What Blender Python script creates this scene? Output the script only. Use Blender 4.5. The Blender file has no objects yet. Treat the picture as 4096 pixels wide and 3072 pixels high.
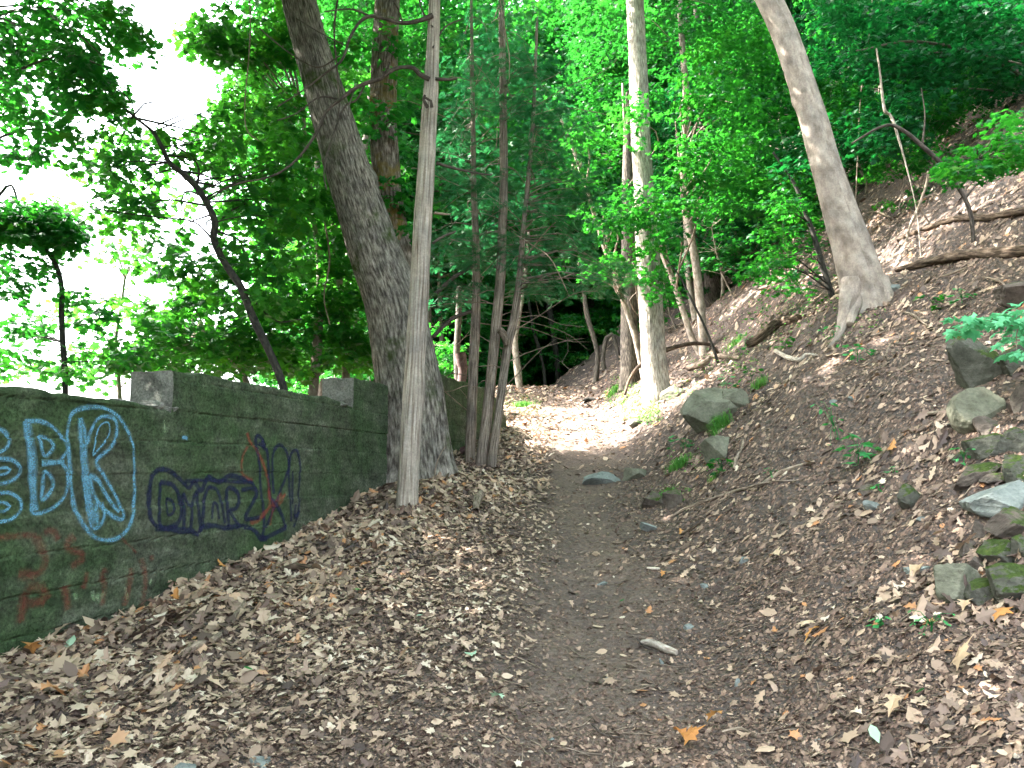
import bpy, math, random
import numpy as np
from mathutils import Vector

# ------------------------------------------------------------------ camera, sky, sun, exposure
SC = bpy.context.scene
COL = SC.collection
EYE = 1.55
FPX, IW, IH = 3000.0, 4096.0, 3072.0
PITCH = math.atan(344.0/FPX)
cam_d = bpy.data.cameras.new('camera'); cam = bpy.data.objects.new('camera', cam_d); COL.objects.link(cam)
cam.location = (0, 0, EYE); cam.rotation_euler = (math.pi/2+PITCH, 0, 0)
cam_d.sensor_width = 36; cam_d.lens = FPX/IW*36; cam_d.clip_end = 2000; cam_d.clip_start = 0.05
SC.camera = cam
SC.view_settings.view_transform = 'Standard'; SC.view_settings.look = 'None'
SC.view_settings.exposure = 4.12; SC.view_settings.gamma = 1
SUN_EL, SUN_AZ = 47.0, -80.0          # azimuth: degrees from +Y, positive towards +X (sun on the left, slightly ahead)
world = bpy.data.worlds.new('World'); SC.world = world; world.use_nodes = True
wn = world.node_tree; bgn = wn.nodes['Background']
sky = wn.nodes.new('ShaderNodeTexSky'); sky.sky_type = 'NISHITA'; sky.sun_disc = False
sky.sun_elevation = math.radians(SUN_EL); sky.sun_rotation = math.radians(SUN_AZ)
sky.air_density = 1.0; sky.dust_density = 5.0; sky.ozone_density = 1.0
hs = wn.nodes.new('ShaderNodeHueSaturation'); hs.inputs['Saturation'].default_value = 0.45
wn.links.new(sky.outputs[0], hs.inputs['Color']); wn.links.new(hs.outputs[0], bgn.inputs[0])
bgn.inputs[1].default_value = 0.15
sun_d = bpy.data.lights.new('sun', 'SUN'); sun = bpy.data.objects.new('sun', sun_d); COL.objects.link(sun)
sun_d.energy = 3.2; sun_d.angle = math.radians(0.5); sun_d.color = (1.0, 0.95, 0.86)
_e, _a = math.radians(SUN_EL), math.radians(SUN_AZ)
SUNV = Vector((math.sin(_a)*math.cos(_e), math.cos(_a)*math.cos(_e), math.sin(_e)))
sun.rotation_euler = SUNV.to_track_quat('Z', 'Y').to_euler()
try:
    SC.cycles.max_bounces = 7; SC.cycles.diffuse_bounces = 4; SC.cycles.transmission_bounces = 4
    SC.cycles.transparent_max_bounces = 12; SC.cycles.caustics_reflective = False; SC.cycles.caustics_refractive = False
    SC.cycles.use_denoising = True
except Exception: pass

rng = np.random.default_rng(7)
R = random.Random(11)
V2 = IW/2212.0          # photo coordinates below are read on a 2212 x 1659 view of the photo

# ------------------------------------------------------------------ geometry helpers
def ray(vx, vy):
    cx = (vx*V2-IW/2)/FPX; cy = (IH/2-vy*V2)/FPX
    c, s = math.cos(PITCH), math.sin(PITCH)
    return np.array([cx, c-cy*s, s+cy*c])
def P(vx, vy, d):
    r = ray(vx, vy); k = d/r[1]
    return np.array([r[0]*k, d, EYE+r[2]*k])
def zat(vy, d): return P(1106, vy, d)[2]
def proj(p):
    c, s = math.cos(PITCH), math.sin(PITCH)
    x, y, z = p[..., 0], p[..., 1], p[..., 2]-EYE
    f = y*c+z*s; u = -y*s+z*c
    return (x/f*FPX+IW/2)/V2, (IH/2-u/f*FPX)/V2, f

def _h(ix, iy, seed):
    n = (ix*374761393+iy*668265263+seed*974634777) & 0xffffffff
    n = ((n ^ (n >> 13))*1274126177) & 0xffffffff
    return ((n ^ (n >> 16)) & 0xffff)/65535.0
def vnoise(x, y, seed=0):
    x = np.asarray(x, float); y = np.asarray(y, float)
    ix = np.floor(x).astype(np.int64); iy = np.floor(y).astype(np.int64)
    fx = x-ix; fy = y-iy; fx = fx*fx*(3-2*fx); fy = fy*fy*(3-2*fy)
    a = _h(ix, iy, seed); b = _h(ix+1, iy, seed); c = _h(ix, iy+1, seed); d = _h(ix+1, iy+1, seed)
    return (a+(b-a)*fx)*(1-fy)+(c+(d-c)*fx)*fy - 0.5
def fbm(x, y, seed=0, o=3):
    r = 0; a = 1.0
    for i in range(o):
        r = r+a*vnoise(x*2**i, y*2**i, seed+i*17); a *= .5
    return r

# terrain profile
_g = np.arange(-60, 420, 0.1)
def smooth_tab(tab, w):
    xs, ys = zip(*tab); v = np.interp(_g, xs, ys)
    k = np.exp(-0.5*(np.arange(-40, 41)*0.1/w)**2); k /= k.sum()
    vp = np.pad(v, 40, mode='edge'); return np.convolve(vp, k, 'valid')
_FP = [(-60, -3.0), (0, -0.12)]+[(d, float(zat(v, d))) for d, v in
      [(3.9, 1659), (5.5, 1432), (7, 1300), (10.5, 1105), (13, 1012), (15, 962), (20, 890), (25, 833)]]+[(28, 4.45), (32, 4.5), (45, 4.6), (80, 5), (420, 12)]
_FT = smooth_tab(_FP, .45)
_XT = smooth_tab([(-60, .2), (0, .2), (3.9, .45), (7, .70), (10.5, 1.0), (15, 1.2), (20, 1.3), (25, 1.9), (28, 1.0), (31, -.3), (33, .6), (36, 5), (45, 10), (100, 30), (420, 90)], .7)
_ET = smooth_tab([(-60, -24.0), (5.7, -3.9), (16.0, -.75), (20, -.5), (25, -.1), (28, -1.0), (31, -1.7), (33, -1.0), (36, 3), (45, 8), (100, 27), (420, 85)], .5)
_ST = smooth_tab([(-60, .33), (3, .33), (11, .72), (420, .76)], .6)
def tab(T, y): return np.interp(y, _g, T)
def sp(v, k=.3): return (v+np.sqrt(v*v+k*k))/2
def height(x, y, micro=True):
    x = np.asarray(x, float); y = np.asarray(y, float)
    f = tab(_FT, y); u = x-tab(_XT, y); s = tab(_ST, y)
    r = sp(u-.95, .25); r0 = r
    r = np.where(r > 26, 26+(r-26)*.35, r); r = np.where(r0 > 80, 26+54*.35, r)
    z = f+s*r
    l = sp(tab(_ET, y)-x-.45, .3); z = z-np.minimum(.55*l, 9+.0*l)
    z = z+.22*sp(u-6, 1.0)*np.clip((y-6)/4, 0, 1)*np.clip((26-y)/5, 0, 1)*np.clip((20-u)/6, 0, 1)
    z = z+.16*np.exp(-((u+2.3)/.8)**2)*np.exp(-((y-10.5)/2.6)**2)          # mound of leaves by the tree
    z = z-.05*np.exp(-(u/.55)**2)
    side = np.clip(np.abs(u+.1)-.6, 0, 2)/2
    z = z+side*(.5*fbm(x*.23, y*.23, 3, 3)*np.clip(u-1.5, 0, 3)/1.5+.16*fbm(x*.9, y*.9, 5, 3))
    if micro:
        z = z+(.03+.05*side)*fbm(x*4, y*4, 9, 3)
    return z
def ground(vx, vy, dmin=2.0, dmax=70):
    r = ray(vx, vy); d = np.arange(dmin, dmax, .03)
    x = r[0]*d/r[1]; z = EYE+r[2]*d/r[1]
    hgt = height(x, d, False); i = np.argmax(z < hgt)
    if not (z < hgt).any(): i = len(d)-1
    return np.array([x[i], d[i], float(hgt[i])])

def new_mesh(name, verts, loops, starts, totals, mat=None, smooth=False, uv=None, rnd=None):
    me = bpy.data.meshes.new(name)
    verts = np.ascontiguousarray(verts, dtype=np.float32)
    me.vertices.add(len(verts)); me.vertices.foreach_set('co', verts.ravel())
    me.loops.add(len(loops)); me.loops.foreach_set('vertex_index', np.asarray(loops, dtype=np.int32))
    me.polygons.add(len(starts)); me.polygons.foreach_set('loop_start', np.asarray(starts, dtype=np.int32))
    try: me.polygons.foreach_set('loop_total', np.asarray(totals, dtype=np.int32))
    except Exception: pass
    if uv is not None:
        l = me.uv_layers.new(name='UVMap'); l.data.foreach_set('uv', np.asarray(uv, dtype=np.float32).ravel())
    if rnd is not None:
        a = me.attributes.new('rnd', 'FLOAT', 'FACE'); a.data.foreach_set('value', np.asarray(rnd, dtype=np.float32))
    me.update(calc_edges=True)
    me.polygons.foreach_set('use_smooth', np.full(len(starts), smooth, dtype=bool))
    if mat: me.materials.append(mat)
    return me
class MB:
    """collects tubes, grids and leaf scatter into one mesh"""
    def __init__(s): s.v = []; s.f = []; s.uv = []; s.n = 0; s.r = []
    def add(s, verts, faces, uvs=None, rnd=0.0):
        faces = np.asarray(faces, dtype=np.int64)
        s.v.append(np.asarray(verts, float)); s.f.append(faces+s.n); s.n += len(verts)
        k = faces.shape[1]
        s.uv.append(np.zeros((len(faces)*k, 2)) if uvs is None else np.asarray(uvs).reshape(-1, 2))
        s.r.append(np.broadcast_to(rnd, (len(faces),)).astype(float))
    def mesh(s, name, mat, smooth=True):
        V = np.concatenate(s.v); loops = np.concatenate([f.ravel() for f in s.f])
        tot = np.concatenate([np.full(len(f), f.shape[1]) for f in s.f]); st = np.concatenate([[0], np.cumsum(tot)[:-1]])
        return new_mesh(name, V, loops, st, tot, mat, smooth, np.concatenate(s.uv), np.concatenate(s.r))
    def obj(s, name, mat, parent=None, smooth=True):
        return link(name, s.mesh(name, mat, smooth), parent)
def link(name, me, parent=None):
    o = bpy.data.objects.new(name, me); COL.objects.link(o)
    if parent is not None: o.parent = parent
    return o
def tag(o, label=None, cat=None, group=None, kind=None):
    if label: o['label'] = label
    if cat: o['category'] = cat
    if group: o['group'] = group
    if kind: o['kind'] = kind
    return o
def thing(name, loc, label, cat, group=None):
    o = bpy.data.objects.new(name, None); COL.objects.link(o); o.location = Vector([float(a) for a in loc]); o.empty_display_size = .2
    return tag(o, label, cat, group)
def place(child, root):
    """the child mesh is in world coordinates: keep it there under its thing"""
    child.parent = root; child.matrix_parent_inverse = root_inv(root); return child
def root_inv(root):
    from mathutils import Matrix
    return Matrix.Translation(-root.location)

def resample(pts, rad, step):
    pts = np.asarray(pts, float); rad = np.asarray(rad, float)
    n = len(pts)
    if n < 3:
        L = np.linalg.norm(pts[-1]-pts[0]); m = max(2, int(L/step)+1); t = np.linspace(0, 1, m)[:, None]
        return pts[0]+(pts[-1]-pts[0])*t, rad[0]+(rad[-1]-rad[0])*t[:, 0]
    ext = np.vstack([2*pts[0]-pts[1], pts, 2*pts[-1]-pts[-2]])
    out = []; ro = []
    for i in range(n-1):
        p0, p1, p2, p3 = ext[i], ext[i+1], ext[i+2], ext[i+3]
        m = max(1, int(np.linalg.norm(p2-p1)/step))
        for k in range(m):
            t = k/m
            out.append(.5*((2*p1)+(-p0+p2)*t+(2*p0-5*p1+4*p2-p3)*t*t+(-p0+3*p1-3*p2+p3)*t**3))
            ro.append(rad[i]*(1-t)+rad[i+1]*t)
    out.append(pts[-1]); ro.append(rad[-1])
    return np.array(out), np.array(ro)
def tube(mb, pts, rad, nseg=10, step=.15, ridge=0.0, ridge_n=40, wob=.06, seed=0, flare=0.0, cap=True, knots=()):
    c, r = resample(pts, rad, step); n = len(c)
    T = np.gradient(c, axis=0); T /= np.linalg.norm(T, axis=1)[:, None]+1e-9
    u = np.cross(T[0], [0, 1, 0.01]); 
    if np.linalg.norm(u) < .1: u = np.cross(T[0], [1, 0, 0])
    u /= np.linalg.norm(u); U = [u]
    for i in range(1, n):
        u = u-T[i]*np.dot(u, T[i]); u /= np.linalg.norm(u); U.append(u)
    U = np.array(U); W = np.cross(T, U)
    s = np.concatenate([[0], np.cumsum(np.linalg.norm(np.diff(c, axis=0), axis=1))])
    A = np.linspace(0, 2*math.pi, nseg, endpoint=False)+math.pi*.5
    AA, SS = np.meshgrid(A, s); rm = float(r.mean())
    rr = r[:, None]*(1+wob*2*(vnoise(np.cos(AA)*1.3+seed, np.sin(AA)*1.3+SS/(rm*6+.2), seed)+.5*vnoise(np.cos(AA)*2.6+seed, SS/(rm*2.5+.05)+np.sin(AA)*2.6, seed+5)))
    if flare:
        k = np.exp(-SS/(r[0]*1.1)); rr = rr*(1+k*flare*(.55+.65*np.cos(AA*5+seed)+.3*np.cos(AA*3+1+seed)))
    if ridge:
        w = .9*vnoise(SS*3.0, AA*2.5, seed+2)+.45*vnoise(SS*9.0, AA*4, seed+3)
        q = np.abs(np.sin((AA*ridge_n/2)+w*3.0))
        rr = rr+ridge*(q-.5)*(.6+1.2*(vnoise(AA*ridge_n/3.0, SS*5, seed+4)+.5))
    for (ks, ka, kr, kh) in knots:      # bumps: along, angle, size, height
        da = (AA-ka+math.pi) % (2*math.pi)-math.pi
        rr = rr+kh*np.exp(-((SS-ks)**2+(da*rm)**2)/(kr*kr))
    X = c[:, None, :]+rr[..., None]*(np.cos(AA)[..., None]*U[:, None, :]+np.sin(AA)[..., None]*W[:, None, :])
    V = X.reshape(-1, 3)
    i = np.arange(n-1)[:, None]; j = np.arange(nseg)[None, :]; j2 = (j+1) % nseg
    F = np.stack([i*nseg+j, i*nseg+j2, (i+1)*nseg+j2, (i+1)*nseg+j], -1).reshape(-1, 4)
    uu = np.arange(nseg+1)/nseg*2*math.pi*rm
    a = np.stack([np.broadcast_to(uu[:-1], (n-1, nseg)), np.broadcast_to(s[:-1, None], (n-1, nseg))], -1)
    b = np.stack([np.broadcast_to(uu[1:], (n-1, nseg)), np.broadcast_to(s[:-1, None], (n-1, nseg))], -1)
    cc = np.stack([np.broadcast_to(uu[1:], (n-1, nseg)), np.broadcast_to(s[1:, None], (n-1, nseg))], -1)
    d = np.stack([np.broadcast_to(uu[:-1], (n-1, nseg)), np.broadcast_to(s[1:, None], (n-1, nseg))], -1)
    mb.add(V, F, np.stack([a, b, cc, d], 2).reshape(-1, 2))
    if cap:
        V2_ = np.vstack([X[-1], c[-1:]+T[-1]*r[-1]*.4]); k = np.arange(nseg)
        mb.add(V2_, np.stack([k, (k+1) % nseg, np.full(nseg, nseg)], -1))
    return c, r

def vwidth(wpx, d): return wpx*V2/FPX*d/2
def px_path(pts, d0, d1=None, base=None):
    """pts (vx, vy, width) from base to tip -> world points and radii; depth runs d0 -> d1"""
    d1 = d0 if d1 is None else d1; n = len(pts); out = []; rad = []
    for i, p in enumerate(pts):
        d = d0+(d1-d0)*i/max(1, n-1); out.append(P(p[0], p[1], d)); rad.append(vwidth(p[2], d))
    return np.array(out), np.array(rad)

# leaf shapes: outline in the xy plane, stem at the origin, tip at +y; fan about a middle vertex
def leaf_shape(out, fold=.12, droop=.15):
    o = np.array(out, float); o = np.vstack([o, (o*[-1, 1])[::-1][1:-1]]) if o[0, 0] == 0 else o
    z = -fold*np.abs(o[:, 0])-droop*(o[:, 1]-.3)**2
    V = np.vstack([np.column_stack([o, z]), [[0, .42, .03]]]); n = len(o); k = np.arange(n)
    return V, np.stack([k, (k+1) % n, np.full(n, n)], -1)
MAPLE = leaf_shape([(0, 0), (.16, .02), (.42, -.08), (.30, .18), (.58, .48), (.30, .46), (.26, .62), (.10, .62), (0, 1.0)])
MAPLE_S = leaf_shape([(0, 0), (.42, .0), (.26, .26), (.55, .56), (.2, .58), (0, 1.0)])
OVAL = leaf_shape([(0, 0), (.24, .22), (.28, .55), (0, 1.0)])
OAK = leaf_shape([(0, 0), (.07, .12), (.24, .2), (.12, .33), (.36, .48), (.15, .56), (.3, .78), (.1, .8), (0, 1.0)], fold=-.35, droop=.8)
OAK2 = leaf_shape([(0, 0), (.10, .1), (.26, .25), (.15, .36), (.42, .6), (.18, .62), (.2, .86), (0, 1.0)], fold=.45, droop=-.6)
BIT = leaf_shape([(0, 0), (.35, .3), (.2, .8), (-.3, .9), (-.35, .35)], fold=.2)
def spray_shape(m=7):
    V = []; F = []
    for k in range(m):
        t = k/(m-1); y = .1+t*.8; L = .42*(1-t*.7)
        for sgn in (-1, 1):
            b = len(V); V += [(0, y-.035, 0), (sgn*L, y+L*.55, -.12*L), (0, y+.06, 0)]; F.append((b, b+1, b+2))
    b = len(V); V += [(-.012, 0, 0), (.012, 0, 0), (0, 1.05, 0)]; F.append((b, b+1, b+2))
    return np.array(V, float), np.array(F)
HEMLOCK = spray_shape()
def scatter(mb, shape, pos, yaw, pitch, roll, scale, rnd, zs=None):
    """leaves: yaw about z, pitch tips the blade down, roll about its own axis"""
    V, F = shape; n = len(pos)
    if n == 0: return
    cy, sy = np.cos(yaw), np.sin(yaw); cp, spp = np.cos(pitch), np.sin(pitch); cr, sr = np.cos(roll), np.sin(roll)
    X = V[None, :, 0]*scale[:, None]; Y = V[None, :, 1]*scale[:, None]; Z = V[None, :, 2]*scale[:, None]
    if zs is not None: Z = Z*zs[:, None]
    X, Z = X*cr[:, None]+Z*sr[:, None], -X*sr[:, None]+Z*cr[:, None]
    Y, Z = Y*cp[:, None]+Z*spp[:, None], -Y*spp[:, None]+Z*cp[:, None]
    X, Y = X*cy[:, None]-Y*sy[:, None], X*sy[:, None]+Y*cy[:, None]
    W = np.stack([X, Y, Z], -1)+pos[:, None, :]
    m = len(V); FF = (F[None]+np.arange(n)[:, None, None]*m).reshape(-1, 3)
    mb.add(W.reshape(-1, 3), FF, None, np.repeat(rnd, len(F)))
def clump(mb, shape, centers, rxy, rz, per, size, droop=.35, seed=0, tilt=.5):
    """leaf clumps about the centres, each flattened into a spray"""
    g = np.random.default_rng(seed); centers = np.asarray(centers, float)
    N = len(centers)*per; ci = np.repeat(np.arange(len(centers)), per)
    rxy = np.broadcast_to(rxy, (len(centers),))[ci]; rz = np.broadcast_to(rz, (len(centers),))[ci]
    a = g.uniform(0, 2*math.pi, N); q = np.sqrt(g.uniform(0, 1, N))
    st = g.uniform(.6, 1.4, len(centers))[ci]; ax = g.uniform(0, math.pi, len(centers))[ci]
    dx = q*np.cos(a)*st; dy = q*np.sin(a)/st
    off = np.stack([(dx*np.cos(ax)-dy*np.sin(ax))*rxy, (dx*np.sin(ax)+dy*np.cos(ax))*rxy, g.normal(0, .5, N)*rz-q*q*rz*.6], -1)
    pos = centers[ci]+off
    yaw = np.arctan2(off[:, 1], off[:, 0])-math.pi/2+g.normal(0, .8, N)
    rnd = np.clip(g.uniform(0, 1, len(centers))[ci]*.7+g.uniform(0, .3, N), 0, 1)
    scatter(mb, shape, pos, yaw, droop+g.normal(0, tilt*.6, N), g.normal(0, tilt, N), size*g.uniform(.6, 1.25, N), rnd)

# ------------------------------------------------------------------ materials
def mat(name):
    m = bpy.data.materials.new(name); m.use_nodes = True; nt = m.node_tree
    return m, nt, nt.nodes['Principled BSDF'], nt.nodes['Material Output']
def N(nt, t, **kw):
    n = nt.nodes.new(t)
    for k, v in kw.items():
        if k in n.inputs: n.inputs[k].default_value = v
        else: setattr(n, k, v)
    return n
def ramp(nt, src, stops, interp='LINEAR'):
    r = nt.nodes.new('ShaderNodeValToRGB'); r.color_ramp.interpolation = interp
    e = r.color_ramp.elements
    while len(e) < len(stops): e.new(.5)
    for i, (p, c) in enumerate(stops):
        e[i].position = p; e[i].color = (*c, 1) if len(c) == 3 else c
    nt.links.new(src, r.inputs[0]); return r.outputs[0]
def mixc(nt, fac, a, b, mode='MIX'):
    m = nt.nodes.new('ShaderNodeMix'); m.data_type = 'RGBA'; m.blend_type = mode
    for s, v in ((m.inputs[0], fac), (m.inputs[6], a), (m.inputs[7], b)):
        if hasattr(v, 'links'): nt.links.new(v, s)
        elif isinstance(v, (int, float)): s.default_value = v
        else: s.default_value = (*v, 1)
    return m.outputs[2]
def coord(nt, kind='Object', scale=(1, 1, 1)):
    t = nt.nodes.new('ShaderNodeTexCoord'); mp = nt.nodes.new('ShaderNodeMapping'); mp.inputs['Scale'].default_value = scale
    nt.links.new(t.outputs[kind], mp.inputs[0]); return mp.outputs[0]
def noise(nt, vec, scale, detail=4, rough=.55):
    n = N(nt, 'ShaderNodeTexNoise', Scale=scale, Detail=detail, Roughness=rough); nt.links.new(vec, n.inputs['Vector']); return n.outputs['Fac']
def bump(nt, b, hgt, strength, dist):
    n = N(nt, 'ShaderNodeBump', Strength=strength, Distance=dist); nt.links.new(hgt, n.inputs['Height']); nt.links.new(n.outputs[0], b.inputs['Normal'])

def leaf_mat(name, stops, trans=.45, tcol=(.16, .5, .03), rough=.5, spec=.25):
    m, nt, b, out = mat(name)
    at = N(nt, 'ShaderNodeAttribute', attribute_name='rnd')
    c = ramp(nt, at.outputs['Fac'], stops); nt.links.new(c, b.inputs['Base Color'])
    b.inputs['Roughness'].default_value = rough; b.inputs['Specular IOR Level'].default_value = spec
    if trans > 0:
        t = nt.nodes.new('ShaderNodeBsdfTranslucent'); nt.links.new(mixc(nt, 1.0, c, tcol, 'MIX') if False else mixc(nt, .65, c, tcol), t.inputs[0])
        mx = N(nt, 'ShaderNodeMixShader', Fac=trans); nt.links.new(b.outputs[0], mx.inputs[1]); nt.links.new(t.outputs[0], mx.inputs[2])
        nt.links.new(mx.outputs[0], out.inputs[0])
    return m
M = {}
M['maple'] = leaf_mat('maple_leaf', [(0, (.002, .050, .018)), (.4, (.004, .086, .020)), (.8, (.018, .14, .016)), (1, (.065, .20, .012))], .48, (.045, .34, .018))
M['maple_sun'] = leaf_mat('sunlit_maple_leaf', [(0, (.003, .055, .022)), (.4, (.008, .10, .020)), (.8, (.035, .165, .014)), (1, (.085, .22, .012))], .5, (.07, .36, .018))  # maple leaf with sunlight painted in: brighter, yellower copy for the left crowns
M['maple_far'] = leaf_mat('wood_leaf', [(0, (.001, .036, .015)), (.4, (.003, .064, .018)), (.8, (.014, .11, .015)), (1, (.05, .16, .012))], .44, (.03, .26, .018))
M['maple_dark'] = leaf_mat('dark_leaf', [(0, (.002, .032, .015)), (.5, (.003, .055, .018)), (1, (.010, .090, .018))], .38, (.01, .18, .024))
M['hemlock'] = leaf_mat('hemlock_needle', [(0, (.010, .070, .030)), (.5, (.018, .10, .034)), (1, (.045, .16, .034))], .38, (.02, .2, .06))
M['plant'] = leaf_mat('seedling_leaf', [(0, (.03, .20, .06)), (1, (.06, .30, .09))], .35, (.1, .5, .1))
M['plant_pale'] = leaf_mat('pale_sprig_leaf', [(0, (.07, .32, .15)), (1, (.12, .42, .21))], .35, (.12, .5, .2))
M['grass'] = leaf_mat('grass_blade', [(0, (.03, .16, .03)), (1, (.12, .30, .05))], .3, (.2, .45, .05))
M['litter'] = leaf_mat('dry_leaf', [(0, (.055, .038, .034)), (.2, (.12, .080, .065)), (.4, (.23, .160, .120)), (.62, (.36, .255, .180)), (.82, (.48, .36, .265)), (.93, (.57, .48, .38)), (1, (.42, .20, .09))], .10, (.3, .17, .08), .55, .35)
M['crumb'] = leaf_mat('leaf_crumb', [(0, (.055, .034, .026)), (.4, (.14, .092, .070)), (.75, (.27, .185, .135)), (.93, (.42, .32, .25)), (1, (.55, .47, .40))], 0, rough=.7)

def ground_mat():
    m, nt, b, out = mat('forest_soil')
    v = coord(nt); at = N(nt, 'ShaderNodeAttribute', attribute_name='path')
    n1 = noise(nt, v, 1.3, 5); n2 = noise(nt, v, 22, 6, .7); n3 = noise(nt, v, 90, 3, .7)
    vo = N(nt, 'ShaderNodeTexVoronoi', Scale=34.0); nt.links.new(v, vo.inputs['Vector'])
    soil = ramp(nt, n2, [(.3, (.042, .036, .034)), (.5, (.092, .079, .074)), (.68, (.15, .132, .126))])
    trod = ramp(nt, n2, [(.3, (.092, .072, .062)), (.52, (.168, .134, .116)), (.7, (.25, .205, .182))])
    c = mixc(nt, at.outputs['Fac'], soil, trod)
    crumbs = ramp(nt, vo.outputs['Color'], [(.45, (0, 0, 0)), (.78, (1, 1, 1))])
    c = mixc(nt, mixc(nt, .5, (0, 0, 0), crumbs), c, (.20, .145, .11))
    big = ramp(nt, n1, [(.35, (.72, .7, .72)), (.65, (1.12, 1.06, 1.0))]); c = mixc(nt, .8, c, big, 'MULTIPLY')
    nt.links.new(c, b.inputs['Base Color']); b.inputs['Roughness'].default_value = .95; b.inputs['Specular IOR Level'].default_value = .15
    add = N(nt, 'ShaderNodeMath', operation='ADD'); nt.links.new(n2, add.inputs[0]); nt.links.new(n3, add.inputs[1])
    bump(nt, b, add.outputs[0], .9, .03); return m
M['ground'] = ground_mat()

def bark_mat(name, dark, mid, light, su=30, sv=5, bstr=.8, bdist=.02, moss=0.0, patches=0.0, patch_col=(.02, .02, .02), lo=.38, hi=.66):
    m, nt, b, out = mat(name)
    v = coord(nt, 'UV', (su, sv, 1)); vo = coord(nt, 'Object')
    n1 = noise(nt, v, 1.0, 5, .6); n2 = noise(nt, vo, 3.0, 4, .6); n3 = noise(nt, vo, 40.0, 3, .6)
    c = ramp(nt, n1, [(lo, dark), ((lo+hi)/2, mid), (hi, light)])
    c = mixc(nt, .75, c, ramp(nt, n2, [(.35, (.6, .6, .62)), (.65, (1.25, 1.2, 1.15))]), 'MULTIPLY')
    c = mixc(nt, .5, c, ramp(nt, n3, [(.35, (.7, .7, .7)), (.65, (1.2, 1.2, 1.2))]), 'MULTIPLY')
    if moss: c = mixc(nt, ramp(nt, noise(nt, vo, 1.6, 5, .65), [(.62-moss*.3, (0, 0, 0)), (.72-moss*.2, (1, 1, 1))]), c, (.035, .055, .012))
    if patches: c = mixc(nt, ramp(nt, noise(nt, vo, 2.6, 3, .5), [(.66, (0, 0, 0)), (.69, (patches,)*3)]), c, patch_col)
    nt.links.new(c, b.inputs['Base Color']); b.inputs['Roughness'].default_value = .9; b.inputs['Specular IOR Level'].default_value = .2
    bump(nt, b, n1, bstr, bdist); return m
M['bark_big'] = bark_mat('furrowed_bark', (.06, .052, .046), (.18, .165, .145), (.33, .31, .28), 34, 5, 1.0, .02, moss=.22)
M['bark_pale'] = bark_mat('pale_ridged_bark', (.16, .135, .11), (.34, .31, .27), (.46, .43, .39), 46, 5, .9, .015)
M['bark_smooth'] = bark_mat('smooth_grey_bark', (.20, .165, .14), (.30, .255, .22), (.36, .32, .28), 7, 3, .35, .012, patches=.35, patch_col=(.10, .09, .08))
M['bark_grey'] = bark_mat('grey_brown_bark', (.035, .03, .026), (.10, .085, .07), (.18, .155, .13), 40, 6, .8, .012)
M['bark_thin'] = bark_mat('sapling_bark', (.16, .13, .10), (.27, .23, .19), (.36, .33, .28), 12, 6, .4, .006)
M['bark_dark'] = bark_mat('dark_sapling_bark', (.018, .018, .018), (.04, .038, .034), (.07, .065, .055), 20, 8, .5, .008)
M['bark_cedar'] = bark_mat('stringy_cedar_bark', (.085, .065, .052), (.21, .175, .145), (.34, .30, .26), 60, 2.5, .9, .012)
M['snag'] = bark_mat('weathered_wood', (.10, .075, .058), (.27, .235, .20), (.40, .37, .335), 45, 1.2, .8, .012, lo=.32, hi=.62)
M['dead_twig'] = bark_mat('dead_twig', (.03, .025, .02), (.07, .058, .05), (.12, .10, .085), 30, 8, .4, .005)
M['stick'] = bark_mat('dry_stick', (.10, .075, .055), (.22, .175, .135), (.34, .28, .23), 30, 8, .4, .005)
M['log'] = bark_mat('rotten_log', (.025, .017, .012), (.085, .06, .042), (.17, .13, .10), 25, 5, .9, .02)

M['bark_lichen'] = bark_mat('lichen_streaked_bark', (.04, .032, .024), (.13, .11, .09), (.28, .25, .22), 34, 5, 1.0, .02, moss=.3)
for n_ in M['bark_lichen'].node_tree.nodes:
    if n_.type == 'MIX' and not n_.inputs[7].is_linked and abs(n_.inputs[7].default_value[1]-.055) < 1e-4: n_.inputs[7].default_value = (.13, .095, .02, 1)
def rock_mat(name, a, b_, c_, moss=.5, lich=.3):
    m, nt, b, out = mat(name)
    v = coord(nt); n1 = noise(nt, v, 4.0, 6, .62); n2 = noise(nt, v, 30, 5, .7)
    c = ramp(nt, n1, [(.3, a), (.5, b_), (.7, c_)])
    c = mixc(nt, .6, c, ramp(nt, n2, [(.35, (.68, .68, .68)), (.65, (1.25, 1.25, 1.22))]), 'MULTIPLY')
    if moss:
        geo = nt.nodes.new('ShaderNodeNewGeometry'); sx = nt.nodes.new('ShaderNodeSeparateXYZ'); nt.links.new(geo.outputs['Normal'], sx.inputs[0])
        md = N(nt, 'ShaderNodeMath', operation='MULTIPLY_ADD'); nt.links.new(sx.outputs[2], md.inputs[0]); md.inputs[1].default_value = .35
        nt.links.new(noise(nt, v, 3.2, 5, .6), md.inputs[2])
        mk = ramp(nt, md.outputs[0], [(.84-.22*moss, (0, 0, 0)), (.92-.22*moss, (1, 1, 1))])
        mc = ramp(nt, n2, [(.3, (.014, .022, .006)), (.55, (.035, .058, .010)), (.75, (.075, .085, .02))]); c = mixc(nt, mk, c, mc)
    nt.links.new(c, b.inputs['Base Color']); b.inputs['Roughness'].default_value = .92; b.inputs['Specular IOR Level'].default_value = .2
    bump(nt, b, n2, .7, .02); return m
M['rock_olive'] = rock_mat('olive_grey_rock', (.085, .085, .06), (.14, .14, .105), (.19, .19, .145), moss=.0)
M['rock_moss'] = rock_mat('mossy_rock', (.045, .045, .035), (.085, .085, .07), (.13, .13, .11), moss=1.0)
M['rock_grey'] = rock_mat('blue_grey_rock', (.11, .125, .12), (.17, .19, .18), (.23, .25, .24), moss=0)
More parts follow.
